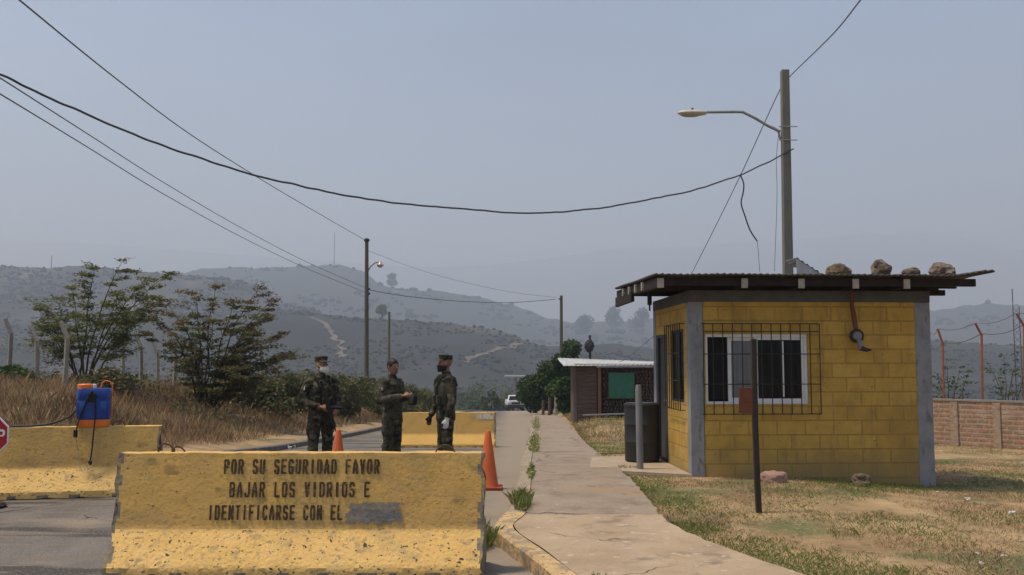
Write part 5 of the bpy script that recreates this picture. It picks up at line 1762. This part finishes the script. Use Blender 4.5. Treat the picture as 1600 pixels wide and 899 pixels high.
# pole with a dark bundle behind the roof
pd = 43.2
b_ = P(922, 560, pd); zp = g(b_.x, pd)
tQ = thing('bundle_pole', 'thin dark pole with a dark bundle tied near its top, behind the shack roof', 'pole', (b_.x, pd, zp))
tz_ = P(922, 524, pd).z - zp
mb = MB(); mb.tube([(0, 0, -.2), (0, 0, tz_)], [.055, .05], 8); mb.build('pole', M['cable'], tQ, smooth=True)
mb = MB()
for k in range(26):
    a = k * 2.4; z_ = tz_ - .28 - .42 * (k / 26)
    r_ = .17 * math.sin(math.pi * (k + 1.5) / 28) + .03
    mb.ball((math.cos(a) * r_ * .7 - .03, math.sin(a) * r_ * .5, z_), (.10, .09, .10), nu=8, nv=6)
mb.build('bundle', M['cable'], tQ, smooth=True)
# posts on the mound near the trees
for i, (px, d, h_, lab) in enumerate([(848, 62, 1.0, 'short dark fence post right of the pickup, leftmost'), (858, 60, 1.15, 'short dark fence post right of the pickup, middle of the three'), (868, 58, 1.3, 'pale fence post at the end of the low fence by the trees')]):
    x = (px - 800) / F * d
    o_ = MB(); o_.tube([(0, 0, -.2), (.02, 0, h_)], [.11, .09], 7); o_ = o_.build('wooden_post', M['concpost'] if i == 2 else M['plank'], smooth=True)
    o_.location = (x, d, g(x, d)); tag(o_, lab, 'post', 'short posts beside the far sidewalk')
# single post shelter far down the road
d = 135
b_ = P(806, 620, d); zq = g(b_.x, d)
tT = thing('post_shelter', 'flat white canopy on a single post beyond the pickup', 'shelter', (b_.x, d, zq))
zt_ = P(806, 588, d).z - zq
mb = MB(); mb.box((0, 0, zt_), (3.2, 1.6, .22)); mb.build('canopy', M['tin'], tT, bevel=.03)
mb = MB(); mb.tube([(0, 0, -.3), (0, 0, zt_ - .1)], .14, 10); mb.build('post', M['greypost'], tT, smooth=True)

# ------------------------------------------------------------------ pickup
d = 103
xv = (805 - 800) / F * d
tV = thing('pickup_truck', 'white pickup truck coming up the far end of the road', 'pickup', (xv, d, float(PROFILE(d)) + .0), R(4))
mb = MB()
mb.prism([(-.86, .55), (-.90, .75), (-.86, 1.02), (-.80, 1.10), (.80, 1.10), (.86, 1.02), (.90, .75), (.86, .55)], -.95, 3.6)
mb.build('body', M['truckwhite'], tV, bevel=.04)
mb = MB()
cabv = [(-.80, -.10, 1.101), (.80, -.10, 1.101), (.80, 1.75, 1.101), (-.80, 1.75, 1.101), (-.64, .42, 1.62), (.64, .42, 1.62), (.64, 1.55, 1.62), (-.64, 1.55, 1.62)]
mb.add(cabv, [(3, 2, 1, 0), (4, 5, 6, 7), (0, 1, 5, 4), (1, 2, 6, 5), (2, 3, 7, 6), (3, 0, 4, 7)])
cb_ = mb.build('cab', M['truckwhite'], tV, bevel=.05)
mb = MB()
mb.add([(-.70, -.075, 1.155), (.70, -.075, 1.155), (.585, .325, 1.555), (-.585, .325, 1.555)], [(0, 1, 2, 3)])
mb.add([(-.70, -.10, 1.165), (.70, -.10, 1.165), (.585, .30, 1.565), (-.585, .30, 1.565)], [(0, 1, 2, 3)])
mb.build('windscreen', M['glass'], tV)
for s in (-1, 1):
    mb = MB(); mb.box((s * .74, .95, 1.36), (.02, .9, .30), rot=(0, -s * R(17), 0)); mb.build('side_window', M['glass'], tV)
    mb = MB(); mb.box((s * .66, -.965, .88), (.34, .05, .17)); mb.build('headlight', M['lightglass'], tV, bevel=.02)
    mb = MB(); mb.box((s * .97, .05, 1.18), (.18, .1, .15)); mb.build('wing_mirror', M['truckwhite'], tV, bevel=.02)
    for yy in (-.25, 2.75):
        mb = MB(); mb.tube([(s * .66, yy, .36), (s * .88, yy, .36)], .36, 20); wh = mb.build('wheel', M['tyre'], tV, smooth=True, angle=40)
        mb = MB(); mb.tube([(s * .881, yy, .36), (s * .895, yy, .36)], .2, 14); mb.build('rim', M['galv'], wh)
mb = MB(); mb.box((0, -.985, .86), (.92, .05, .20)); mb.build('grille', M['bumper'], tV)
mb = MB(); mb.box((0, -1.02, .56), (1.78, .16, .30)); mb.build('front_bumper', M['bumper'], tV, bevel=.03)
mb = MB(); mb.box((0, 1.3, .42), (1.4, 4.2, .2)); mb.build('chassis', M['bumper'], tV)

# ------------------------------------------------------------------ litter
for i, (px, py, s_) in enumerate([(1581, 804, .055), (1512, 781, .05), (1527, 899 - 32, .03), (1465, 770, .035), (1598, 724, .05), (1534, 883, .03), (1568, 870, .03), (1470, 706, .06)]):
    d = None
    for dd in np.linspace(6, 30, 600):                      # where the sight line meets the lawn
        p = P(px, py, dd)
        if p.z <= g(p.x, dd):
            d = dd; break
    if d is None:
        continue
    rock('paper_scrap', (p.x, d, g(p.x, d) + .0), (s_ * .75, s_ * .55, s_ * .35), M['litter'], 30 + i, .4, i)
    tag(COL.objects[-1], 'small white scrap of litter lying on the right lawn', 'litter', 'white litter scraps on the lawn')
for i, (px, d) in enumerate([(455, 24.0), (462, 24.6)]):
    x = (px - 800) / F * d
    rock('paper_scrap', (x, d, g(x, d)), (.06, .05, .04), M['litter'], 50 + i, .4, i)
    tag(COL.objects[-1], 'white litter scrap lying on the left verge above the kerb', 'litter', 'white litter scraps on the left verge')


# ------------------------------------------------------------------ people
def seg_dist(p, a, b):
    ab = b - a
    t = np.clip(((p - a) @ ab) / max(1e-9, float(ab @ ab)), 0, 1)
    return np.linalg.norm(p - (a + t[:, None] * ab), axis=1)


def hand_parts(mb, wrist, d, n, side, curl=.5, segs=None):
    """palm, four unequal curled fingers and a thumb. d: along the hand, n: out of the back of the hand"""
    d = Vector(d).normalized(); n = Vector(n).normalized()
    s = d.cross(n).normalized() * side                    # towards the thumb
    w_ = Vector(wrist)
    palm = w_ + d * .05
    mb.tube([w_ - d * .02, w_ + d * .02, w_ + d * .07, w_ + d * .09], [.024, .032, .036, .028], 10, flat=.6)
    for k, (o, ln) in enumerate(((.030, .070), (.010, .080), (-.010, .074), (-.029, .058))):
        b0 = w_ + d * .075 + s * o
        d1 = (d * math.cos(curl * .7) - n * math.sin(curl * .7)).normalized()
        d2 = (d * math.cos(curl * 1.7) - n * math.sin(curl * 1.7)).normalized()
        p1 = b0 + d1 * ln * .55; p2 = p1 + d2 * ln * .5
        mb.tube([b0 - d * .02, b0, p1, p2], [.011, .0105, .0095, .008], 8)
    t0 = w_ + d * .025 + s * .028
    td = (d * .75 + s * .6 - n * .25).normalized()
    mb.tube([t0 - s * .012, t0 + td * .028, t0 + td * .055 + d * .012], [.014, .012, .009], 8)
    segs.append((np.array(w_ + d * .0), np.array(w_ + d * .17), 'hand'))


def soldier(label, px, d, rz, height, arms, head_turn=0.0, head_tilt=0.0, camo='camo', feet=((-.11, 0), (.11, .03)), gloves=None, collar=True, jacket=.0, group='soldiers at the checkpoint'):
    x = (px - 800) / F * d
    k = height / 1.70
    t = thing('person', label, 'person', (x, d, g(x, d) + .002), rz, group)
    mb = MB(); segs = []
    V = lambda *a: Vector(a) * k
    A = lambda v: np.array(v)
    # legs in loose trousers
    for i, s in enumerate((-1, 1)):
        fx, fy = feet[i]
        hip, knee, ank = V(s * .085, .0, .90), V(s * .10 + fx * .12, fy * .5 - .015, .49), V(fx, fy + .02, .10)
        mb.tube([hip + V(0, 0, .04), hip, hip.lerp(knee, .5), knee, knee.lerp(ank, .35), knee.lerp(ank, .72), ank + V(0, 0, .06)],
                [.085 * k, .098 * k, .092 * k, .076 * k, .077 * k, .074 * k, .056 * k], 14)
        mb.ball(hip.lerp(knee, .55) + V(s * .07, .01, 0), (.04 * k, .06 * k, .085 * k))         # cargo pocket
        mb.tube([ank + V(0, .02, .16), ank, ank + V(s * .015, -.05, -.045), ank + V(s * .03, -.155, -.062)], [.054 * k, .052 * k, .05 * k, .038 * k], 12)
        mb.tube([ank + V(0, .035, -.06), ank + V(s * .025, -.13, -.07)], [.038 * k, .036 * k], 10)
        segs += [(A(hip), A(knee), 'cloth'), (A(knee), A(ank + V(0, 0, .13)), 'cloth'), (A(ank + V(0, 0, .10)), A(ank), 'boot'), (A(ank), A(ank + V(s * .03, -.15, -.06)), 'boot')]
    # torso
    j = jacket
    mb.rings([(x_ * k, y_ * k, z_ * k, rx * k, ry * k) for (x_, y_, z_, rx, ry) in
              ((0, 0, .80 - j, .178, .130), (0, 0, .84 - j, .186, .138), (0, 0, .93, .176, .130), (0, .0, 1.03, .158, .118), (0, .0, 1.13, .163, .122), (0, .0, 1.25, .182, .132), (0, .005, 1.34, .178, .120), (0, .01, 1.40, .135, .090), (0, .012, 1.445, .075, .065))], 24)
    segs += [(A(V(0, 0, .85)), A(V(0, 0, 1.40)), 'cloth')]
    mb.tube([V(0, .015, 1.40), V(0, .005, 1.50), V(0, -.005, 1.56)], [.060 * k, .054 * k, .052 * k], 14)
    # head
    Hc = V(0, -.012, 1.60)
    Rh = Matrix.Rotation(head_turn, 3, 'Z') @ Matrix.Rotation(head_tilt, 3, 'X')
    Hd = lambda *a: Hc + Rh @ (Vector(a) * k)
    hm = MB()
    hm.ball((0, .012, .028), (.073, .092, .085), nu=22, nv=14)
    hm.rings([(0, -.035, -.118, .022, .022), (0, -.032, -.105, .040, .040), (0, -.022, -.07, .057, .060), (0, -.012, -.02, .067, .078), (0, -.005, .03, .070, .084)], 20)
    hm.tube([(0, -.086, .012), (0, -.104, -.022), (0, -.100, -.030)], [.009, .014, .011], 10)          # nose
    hm.tube([(-.045, -.070, .026), (0, -.084, .026), (.045, -.070, .026)], [.010, .012, .010], 8)       # brow
    hm.tube([(-.022, -.078, -.060), (0, -.086, -.060), (.022, -.078, -.060)], [.007, .010, .007], 8)    # mouth
    for s in (-1, 1):
        hm.ball((s * .074, .008, -.005), (.012, .022, .033), nu=10, nv=8)
    hm.v = [tuple(Hd(*p)) for p in hm.v]
    mb.add(hm.v, hm.f)
    segs += [(A(V(0, 0, 1.475)), A(Hc), 'skin'), (A(Hc), A(Hd(0, 0, .08)), 'skin'), (A(Hc), A(Hd(0, -.06, -.07)), 'skin')]
    # arms
    for s, (el, wr, hd, hn, curl) in arms.items():
        sh = V(s * .178, .008, 1.365)
        E, W_ = Vector(el) * k, Vector(wr) * k
        mb.ball(sh, (.072 * k, .072 * k, .068 * k))
        mb.tube([V(s * .09, .01, 1.385), sh, sh.lerp(E, .5), E], [.062 * k, .070 * k, .062 * k, .055 * k], 14)
        mb.ball(E, .055 * k)
        mb.tube([E, E.lerp(W_, .4), E.lerp(W_, .86), E.lerp(W_, .97)], [.055 * k, .056 * k, .046 * k, .044 * k], 14)
        mb.tube([E.lerp(W_, .8), W_], [.030 * k, .025 * k], 10)
        hand_parts(mb, W_, hd, hn, s, curl, segs)
        segs += [(A(sh), A(E), 'cloth'), (A(E), A(E.lerp(W_, .93)), 'cloth'), (A(E.lerp(W_, .985)), A(W_), 'hand%d' % s)]
        hl = segs[-4] if segs[-4][2] == 'hand' else None
        for q_, sg in enumerate(segs):
            if sg[2] == 'hand':
                segs[q_] = (sg[0], sg[1], 'hand%d' % s)
    tmp = mb.build('tmp', M[camo])
    md = tmp.modifiers.new('r', 'REMESH'); md.mode = 'VOXEL'; md.voxel_size = .0085; md.use_smooth_shade = True
    ms = tmp.modifiers.new('s', 'SMOOTH'); ms.factor = .5; ms.iterations = 4
    bpy.context.view_layer.update()
    me = bpy.data.meshes.new_from_object(tmp.evaluated_get(bpy.context.evaluated_depsgraph_get()))
    bpy.data.objects.remove(tmp)
    # cloth folds, then colours by the nearest bone
    co = np.empty(len(me.vertices) * 3, np.float32); me.vertices.foreach_get('co', co); co = co.reshape(-1, 3).astype(float)
    nr = np.empty(len(me.vertices) * 3, np.float32); me.vertices.foreach_get('normal', nr); nr = nr.reshape(-1, 3).astype(float)

    def region(pts):
        dd = np.stack([seg_dist(pts, a, b) - (.05 if nm == 'cloth' and True else 0) * (1 if (a[2] + b[2]) / 2 > .8 * k and abs(a[0]) < .02 else 0) for a, b, nm in segs], 1)
        return dd.argmin(1)
    rg = region(co)
    cloth = np.array([segs[i][2] == 'cloth' for i in rg]) & (co[:, 2] < 1.44 * k)
    fold = np.array([noise.noise(Vector((p[0] * 13, p[1] * 13, p[2] * 9 + px))) * .010 + noise.noise(Vector((p[0] * 30, p[1] * 30, p[2] * 16 + px))) * .005 for p in co])
    co += nr * (fold * cloth)[:, None]
    me.vertices.foreach_set('co', co.astype(np.float32).ravel())
    gl = gloves or {}
    mats_ = [M[camo], M['skin'], M['boot'], M[gl.get(-1, 'skin')], M[gl.get(1, 'skin')]]
    me.materials.clear()
    for m_ in mats_:
        me.materials.append(m_)
    pc = np.empty(len(me.polygons) * 3, np.float32); me.polygons.foreach_get('center', pc); pc = pc.reshape(-1, 3).astype(float)
    rp = region(pc)
    lut = {'cloth': 0, 'skin': 1, 'boot': 2, 'hand-1': 3, 'hand1': 4}
    mi = np.array([lut[segs[i][2]] for i in rp])
    mi = np.where((mi == 1) & (pc[:, 2] < 1.455 * k), 0, mi)
    me.polygons.foreach_set('material_index', mi.astype(np.int32))
    me.polygons.foreach_set('use_smooth', np.ones(len(me.polygons), bool))
    body = bpy.data.objects.new('body', me); COL.objects.link(body); body.parent = t
    # eyes and lips
    for s in (-1, 1):
        e_ = MB(); e_.ball((0, 0, 0), (.0105 * k, .006 * k, .006 * k), nu=10, nv=6)
        o_ = e_.build('eye', M['eye'], t, smooth=True); o_.location = Hd(s * .031, -.0855, .008)
    e_ = MB(); e_.tube([Hd(-.02, -.086, -.060), Hd(0, -.0945, -.060), Hd(.02, -.086, -.060)], .004 * k, 6); e_.build('lips', M['lip'], t, smooth=True)
    # collar
    if collar:
        e_ = MB()
        e_.rings([(0, .012 * k, 1.425 * k, .080 * k, .070 * k), (0, .008 * k, 1.45 * k, .075 * k, .068 * k), (0, .012 * k, 1.475 * k, .068 * k, .066 * k), (0, .012 * k, 1.470 * k, .060 * k, .058 * k)], 20)
        e_.build('collar', M[camo], t, smooth=True)
    e_ = MB()
    e_.rings([(0, 0, 1.005 * k, .166 * k, .124 * k), (0, 0, 1.01 * k, .168 * k, .126 * k), (0, 0, 1.045 * k, .165 * k, .125 * k), (0, 0, 1.05 * k, .163 * k, .122 * k)], 24)
    if jacket < .05:
        e_.build('belt', M['strap'], t, smooth=True)
    return t, k, Hd, V


def cap(t, k, Hd, camo='camo'):
    mb = MB()
    n = 28
    rr = [(.062, .079, .096), (.080, .082, .098), (.106, .083, .100), (.119, .087, .104), (.125, .085, .102), (.128, .04, .05)]
    vs, fs = [], []
    for (z, rx, ry) in rr:
        for q_ in range(n):
            a = 2 * math.pi * q_ / n
            e = 1 + .02 * math.cos(8 * a) * (z > .1)
            vs.append(Hd(rx * math.cos(a) * e, .012 + ry * math.sin(a) * e, z - .004 * math.sin(a)))
    for i in range(len(rr) - 1):
        for q_ in range(n):
            fs.append((i * n + q_, i * n + (q_ + 1) % n, (i + 1) * n + (q_ + 1) % n, (i + 1) * n + q_))
    fs.append(tuple((len(rr) - 1) * n + q_ for q_ in range(n))); fs.append(tuple(range(n - 1, -1, -1)))
    mb.add(vs, fs)
    c = mb.build('cap', M[camo], t, smooth=True, angle=50)
    mb = MB()
    vs, fs = [], []
    m_ = 13
    for q_ in range(m_):
        a = math.pi + math.pi * (q_ + .5) / m_
        for (r_, dz) in ((1.0, .060), (1.0, .067)):
            vs.append(Hd(.082 * math.cos(a), .012 + .099 * math.sin(a), dz))
        ex = max(0, -math.sin(a)) ** .7
        vs.append(Hd(.078 * math.cos(a), .012 + .099 * math.sin(a) - .058 * ex, .050))
        vs.append(Hd(.078 * math.cos(a), .012 + .099 * math.sin(a) - .058 * ex, .055))
    for q_ in range(m_ - 1):
        a, b = q_ * 4, (q_ + 1) * 4
        fs += [(a, b, b + 2, a + 2), (a + 1, a + 3, b + 3, b + 1), (a + 2, b + 2, b + 3, a + 3)]
    mb.add(vs, fs)
    mb.build('brim', M[camo], c, smooth=True)
    return c


def facemask(t, k, Hd, m, dome=.03, wrap=1.35):
    mb = MB()
    n, q = 16, 9
    vs, fs = [], []
    for j in range(q + 1):
        v = j / q
        z = -.115 + v * .088
        wd = .056 + .018 * math.sin(.25 + v * math.pi * .75)
        for i in range(n + 1):
            u = -1 + 2 * i / n
            a = u * wrap
            z = -.066 + (-.049 + v * .094) * (1 - .42 * u * u)
            ry = .092 + dome * math.exp(-(u * 1.9) ** 2) * math.sin(math.pi * min(1, .12 + v * .86)) * .9 + (.016 if v > .7 else 0) * math.exp(-(u * 3) ** 2)
            vs.append(Hd(math.sin(a) * (wd + .008), -math.cos(a) * ry - .004 + .02 * abs(u), z + .006 * abs(u)))
    for j in range(q):
        for i in range(n):
            a = j * (n + 1) + i
            fs.append((a, a + 1, a + n + 2, a + n + 1))
    mb.add(vs, fs)
    o = mb.build('face_mask', m, t, smooth=True)
    md = o.modifiers.new('t', 'SOLIDIFY'); md.thickness = .004; md.offset = 1
    mb = MB()
    for s in (-1, 1):
        mb.tube([Hd(s * .072 * min(1, math.sin(wrap)), -.03 if wrap > 1.2 else -.055, -.03), Hd(s * .080, .0, .0), Hd(s * .083, .02, .02)], .003, 5)
        mb.tube([Hd(s * .070 * min(1, math.sin(wrap)), -.02 if wrap > 1.2 else -.05, -.09), Hd(s * .078, .0, -.045), Hd(s * .083, .02, -.02)], .003, 5)
    mb.build('ear_loop', m, t)
    return o


def hair(t, k, Hd):
    mb = MB()
    n, q = 26, 9
    vs, fs = [], []
    rnd = random.Random(3)
    for j in range(q + 1):
        ph = math.pi / 2 * j / q * 1.38
        for i in range(n):
            a = 2 * math.pi * i / n
            front = max(0, -math.sin(a))
            lim = 1.38 - .62 * front ** 1.3
            p2 = math.pi / 2 * j / q * lim
            e = 1.0 + .035 * noise.noise(Vector((math.cos(a) * 6, math.sin(a) * 6, j * .8)))
            vs.append(Hd(.081 * math.sin(p2) * math.cos(a) * e, .013 + .101 * math.sin(p2) * math.sin(a) * e, .028 + .100 * math.cos(p2) * e))
    for j in range(q):
        for i in range(n):
            fs.append((j * n + i, (j + 1) * n + i, (j + 1) * n + (i + 1) % n, j * n + (i + 1) % n))
    mb.add(vs, fs)
    o = mb.build('hair', M['hair'], t, smooth=True)
    md = o.modifiers.new('t', 'SOLIDIFY'); md.thickness = .008; md.offset = -1
    return o


def vest(t, k, m, pouches=True):
    mb = MB()
    mb.rings([(0, 0, 1.02 * k, .172 * k, .142 * k), (0, 0, 1.05 * k, .178 * k, .150 * k), (0, 0, 1.15 * k, .180 * k, .152 * k), (0, 0, 1.27 * k, .186 * k, .154 * k), (0, .004, 1.33 * k, .165 * k, .142 * k), (0, .004, 1.345 * k, .150 * k, .125 * k)], 28)
    v = mb.build('vest', m, t, smooth=True)
    for s in (-1, 1):
        mb = MB()
        pts = [(s * .085, -.135, 1.28), (s * .095, -.128, 1.36), (s * .105, -.07, 1.425), (s * .10, .02, 1.435), (s * .095, .10, 1.39), (s * .085, .135, 1.28)]
        mb.tube([Vector(p) * k for p in pts], .026 * k, 8, flat=.35)
        mb.build('shoulder_strap', m, v, smooth=True)
    if pouches:
        for (a, z) in ((-.11, 1.10), (0, 1.10), (.11, 1.10), (.05, 1.235)):
            mb = MB(); mb.box((a * k, -(.165 - abs(a) * .25) * k, z * k), (.085 * k, .05 * k, .12 * k)); mb.build('pouch', m, v, bevel=.01)
    return v


def patch_badge(t, k, s, colr):
    mb = MB()
    mb.box((s * .252 * k, -.01, 1.285 * k), (.008, .075, .05))
    return mb.build('sleeve_flag', colr, t)


# soldier with the white mask, rifle slung across the chest
arms1 = {-1: ((-.285, .05, 1.10), (-.09, -.20, 1.015), (.75, -.45, -.25), (-.3, -.8, .4), .9), 1: ((.27, .02, 1.10), (.18, -.20, .98), (-.45, -.55, -.35), (.6, -.5, .4), .8)}
t1, k1, Hd1, V1 = soldier('soldier in camouflage cap and white face mask with rifle slung across chest', 503, 13.5, R(33), 1.655, arms1, head_turn=R(26))
cap(t1, k1, Hd1); facemask(t1, k1, Hd1, M['mask_white'], .040, 1.0)
vest(t1, k1, M['camo'])
mb = MB(); mb.box((-.258 * k1, .012, 1.275 * k1), (.008, .095, .055), rot=(0, R(8), 0)); mb.build('sleeve_flag', M['litter'], t1)
# bareheaded soldier holding something dark
arms2 = {-1: ((-.265, .03, 1.105), (-.10, -.27, 1.175), (.40, -.85, .12), (-.75, -.3, .45), .75), 1: ((.26, .03, 1.11), (.06, -.285, 1.18), (-.35, -.85, .1), (.75, -.3, .4), .8)}
t2, k2, Hd2, V2 = soldier('bareheaded soldier with short black hair and loose camouflage jacket, hands raised', 614, 13.9, R(58), 1.64, arms2, head_turn=R(-16), camo='camo_light', jacket=.05)
hair(t2, k2, Hd2)
mb = MB(); mb.box((-.262 * k2, .0, 1.28 * k2), (.008, .07, .045), rot=(0, R(8), 0)); mb.build('sleeve_flag', M['concpost'], t2)
# capped soldier with black mask, side on
arms3 = {1: ((.295, .02, 1.09), (.315, -.06, .845), (-.02, -.12, -1), (1, 0, 0), .45), -1: ((-.27, -.02, 1.08), (-.22, -.17, .86), (.1, -.25, -1), (-1, 0, .1), .6)}
t3, k3, Hd3, V3 = soldier('soldier in cap, black face mask and webbing vest, white glove on hanging hand', 697, 13.5, R(-72), 1.675, arms3, head_turn=R(2), gloves={1: 'glove_white', -1: 'strap'})
cap(t3, k3, Hd3); facemask(t3, k3, Hd3, M['mask_black'], .016)
vest(t3, k3, M['webbing'])
mb = MB(); mb.box((.258 * k3, .005, 1.275 * k3), (.008, .07, .06), rot=(0, R(-8), 0)); mb.build('sleeve_flag', M['greypost'], t3)

# rifle hanging across the first soldier
t1m = Matrix.Translation(t1.location) @ Matrix.Rotation(R(33), 4, 'Z')
tR = thing('rifle', 'black assault rifle slung muzzle down across the white masked soldier', 'rifle', t1.location, R(33))
a_, b_ = Vector((-.02, -.25, 1.13)) * k1, Vector((.17, -.25, .56)) * k1
ax = (b_ - a_).normalized(); up_ = ax.cross(Vector((0, -1, 0))).normalized()
def ptR(u, v=0.0): return a_ + ax * u + up_ * v
mb = MB(); mb.tube([ptR(-.10), ptR(.0), ptR(.16), ptR(.24)], [.030, .032, .034, .028], 8); mb.build('receiver', M['gun'], tR, bevel=.004)
mb = MB(); mb.tube([ptR(-.26), ptR(-.24), ptR(-.10)], [.045, .042, .022], 8, flat=.5); mb.build('stock', M['gun'], tR)
mb = MB(); mb.tube([ptR(.24), ptR(.42)], [.026, .022], 8); mb.build('handguard', M['gun'], tR)
mb = MB(); mb.tube([ptR(.42), ptR(.66)], .010, 8); mb.tube([ptR(.60), ptR(.66)], .014, 8); mb.build('barrel', M['gun'], tR)
mb = MB(); mb.tube([ptR(.14, -.02), ptR(.16, -.10), ptR(.20, -.17)], [.026, .026, .024], 4); mb.build('magazine', M['gun'], tR)
mb = MB(); mb.tube([ptR(.03, -.02), ptR(.01, -.09)], [.02, .018], 6); mb.build('grip', M['gun'], tR)
mb = MB()
K = k1
mb.tube([ptR(.30), Vector((.15, -.215, 1.02)) * K, Vector((.02, -.205, 1.18)) * K, Vector((-.08, -.185, 1.29)) * K, Vector((-.125, -.12, 1.405)) * K, Vector((-.12, .0, 1.455)) * K, Vector((-.07, .11, 1.39)) * K, Vector((.05, .175, 1.25)) * K, Vector((.19, .12, 1.12)) * K, Vector((.225, -.05, 1.05)) * K, Vector((.14, -.22, 1.02)) * K, ptR(-.05)], .017 * K, 6, flat=.4)
mb.build('sling', M['strap'], tR, smooth=True)

# dark pouch held by the second soldier
ph = Matrix.Rotation(R(58), 3, 'Z') @ (Vector((-.02, -.40, 1.13)) * k2)
o_ = MB(); rstack(o_, [(-.085, .03, .035), (-.07, .045, .05), (.02, .05, .055), (.055, .04, .045), (.07, .02, .025)], r=.02)
o_.tube([(0, 0, .06), (.0, .0, .12)], .012, 6)
o_ = o_.build('dark_pouch', M['strap'], smooth=True, angle=40); o_.location = Vector(t2.location) + ph; o_.rotation_euler = (0, R(10), R(58))
tag(o_, 'small dark pouch held in the hands of the bareheaded soldier', 'pouch')

# ------------------------------------------------------------------ haze
hz = MB(); hz.box((0, 3950, 480), (20000, 13000, 1040))
ho = hz.build('haze', [])
hm = bpy.data.materials.new('smoky_air'); hm.use_nodes = True
t_ = hm.node_tree
t_.nodes.remove(t_.nodes['Principled BSDF'])
pv = t_.nodes.new('ShaderNodeVolumePrincipled')
pv.inputs['Color'].default_value = rgb(HAZE_COLOR)
pv.inputs['Density'].default_value = HAZE_DENSITY
pv.inputs['Absorption Color'].default_value = rgb(HAZE_ABSORB)
pv.inputs['Anisotropy'].default_value = 0.2
t_.links.new(pv.outputs[0], t_.nodes['Material Output'].inputs['Volume'])
ho.data.materials.append(hm)
kind(ho, 'stuff')
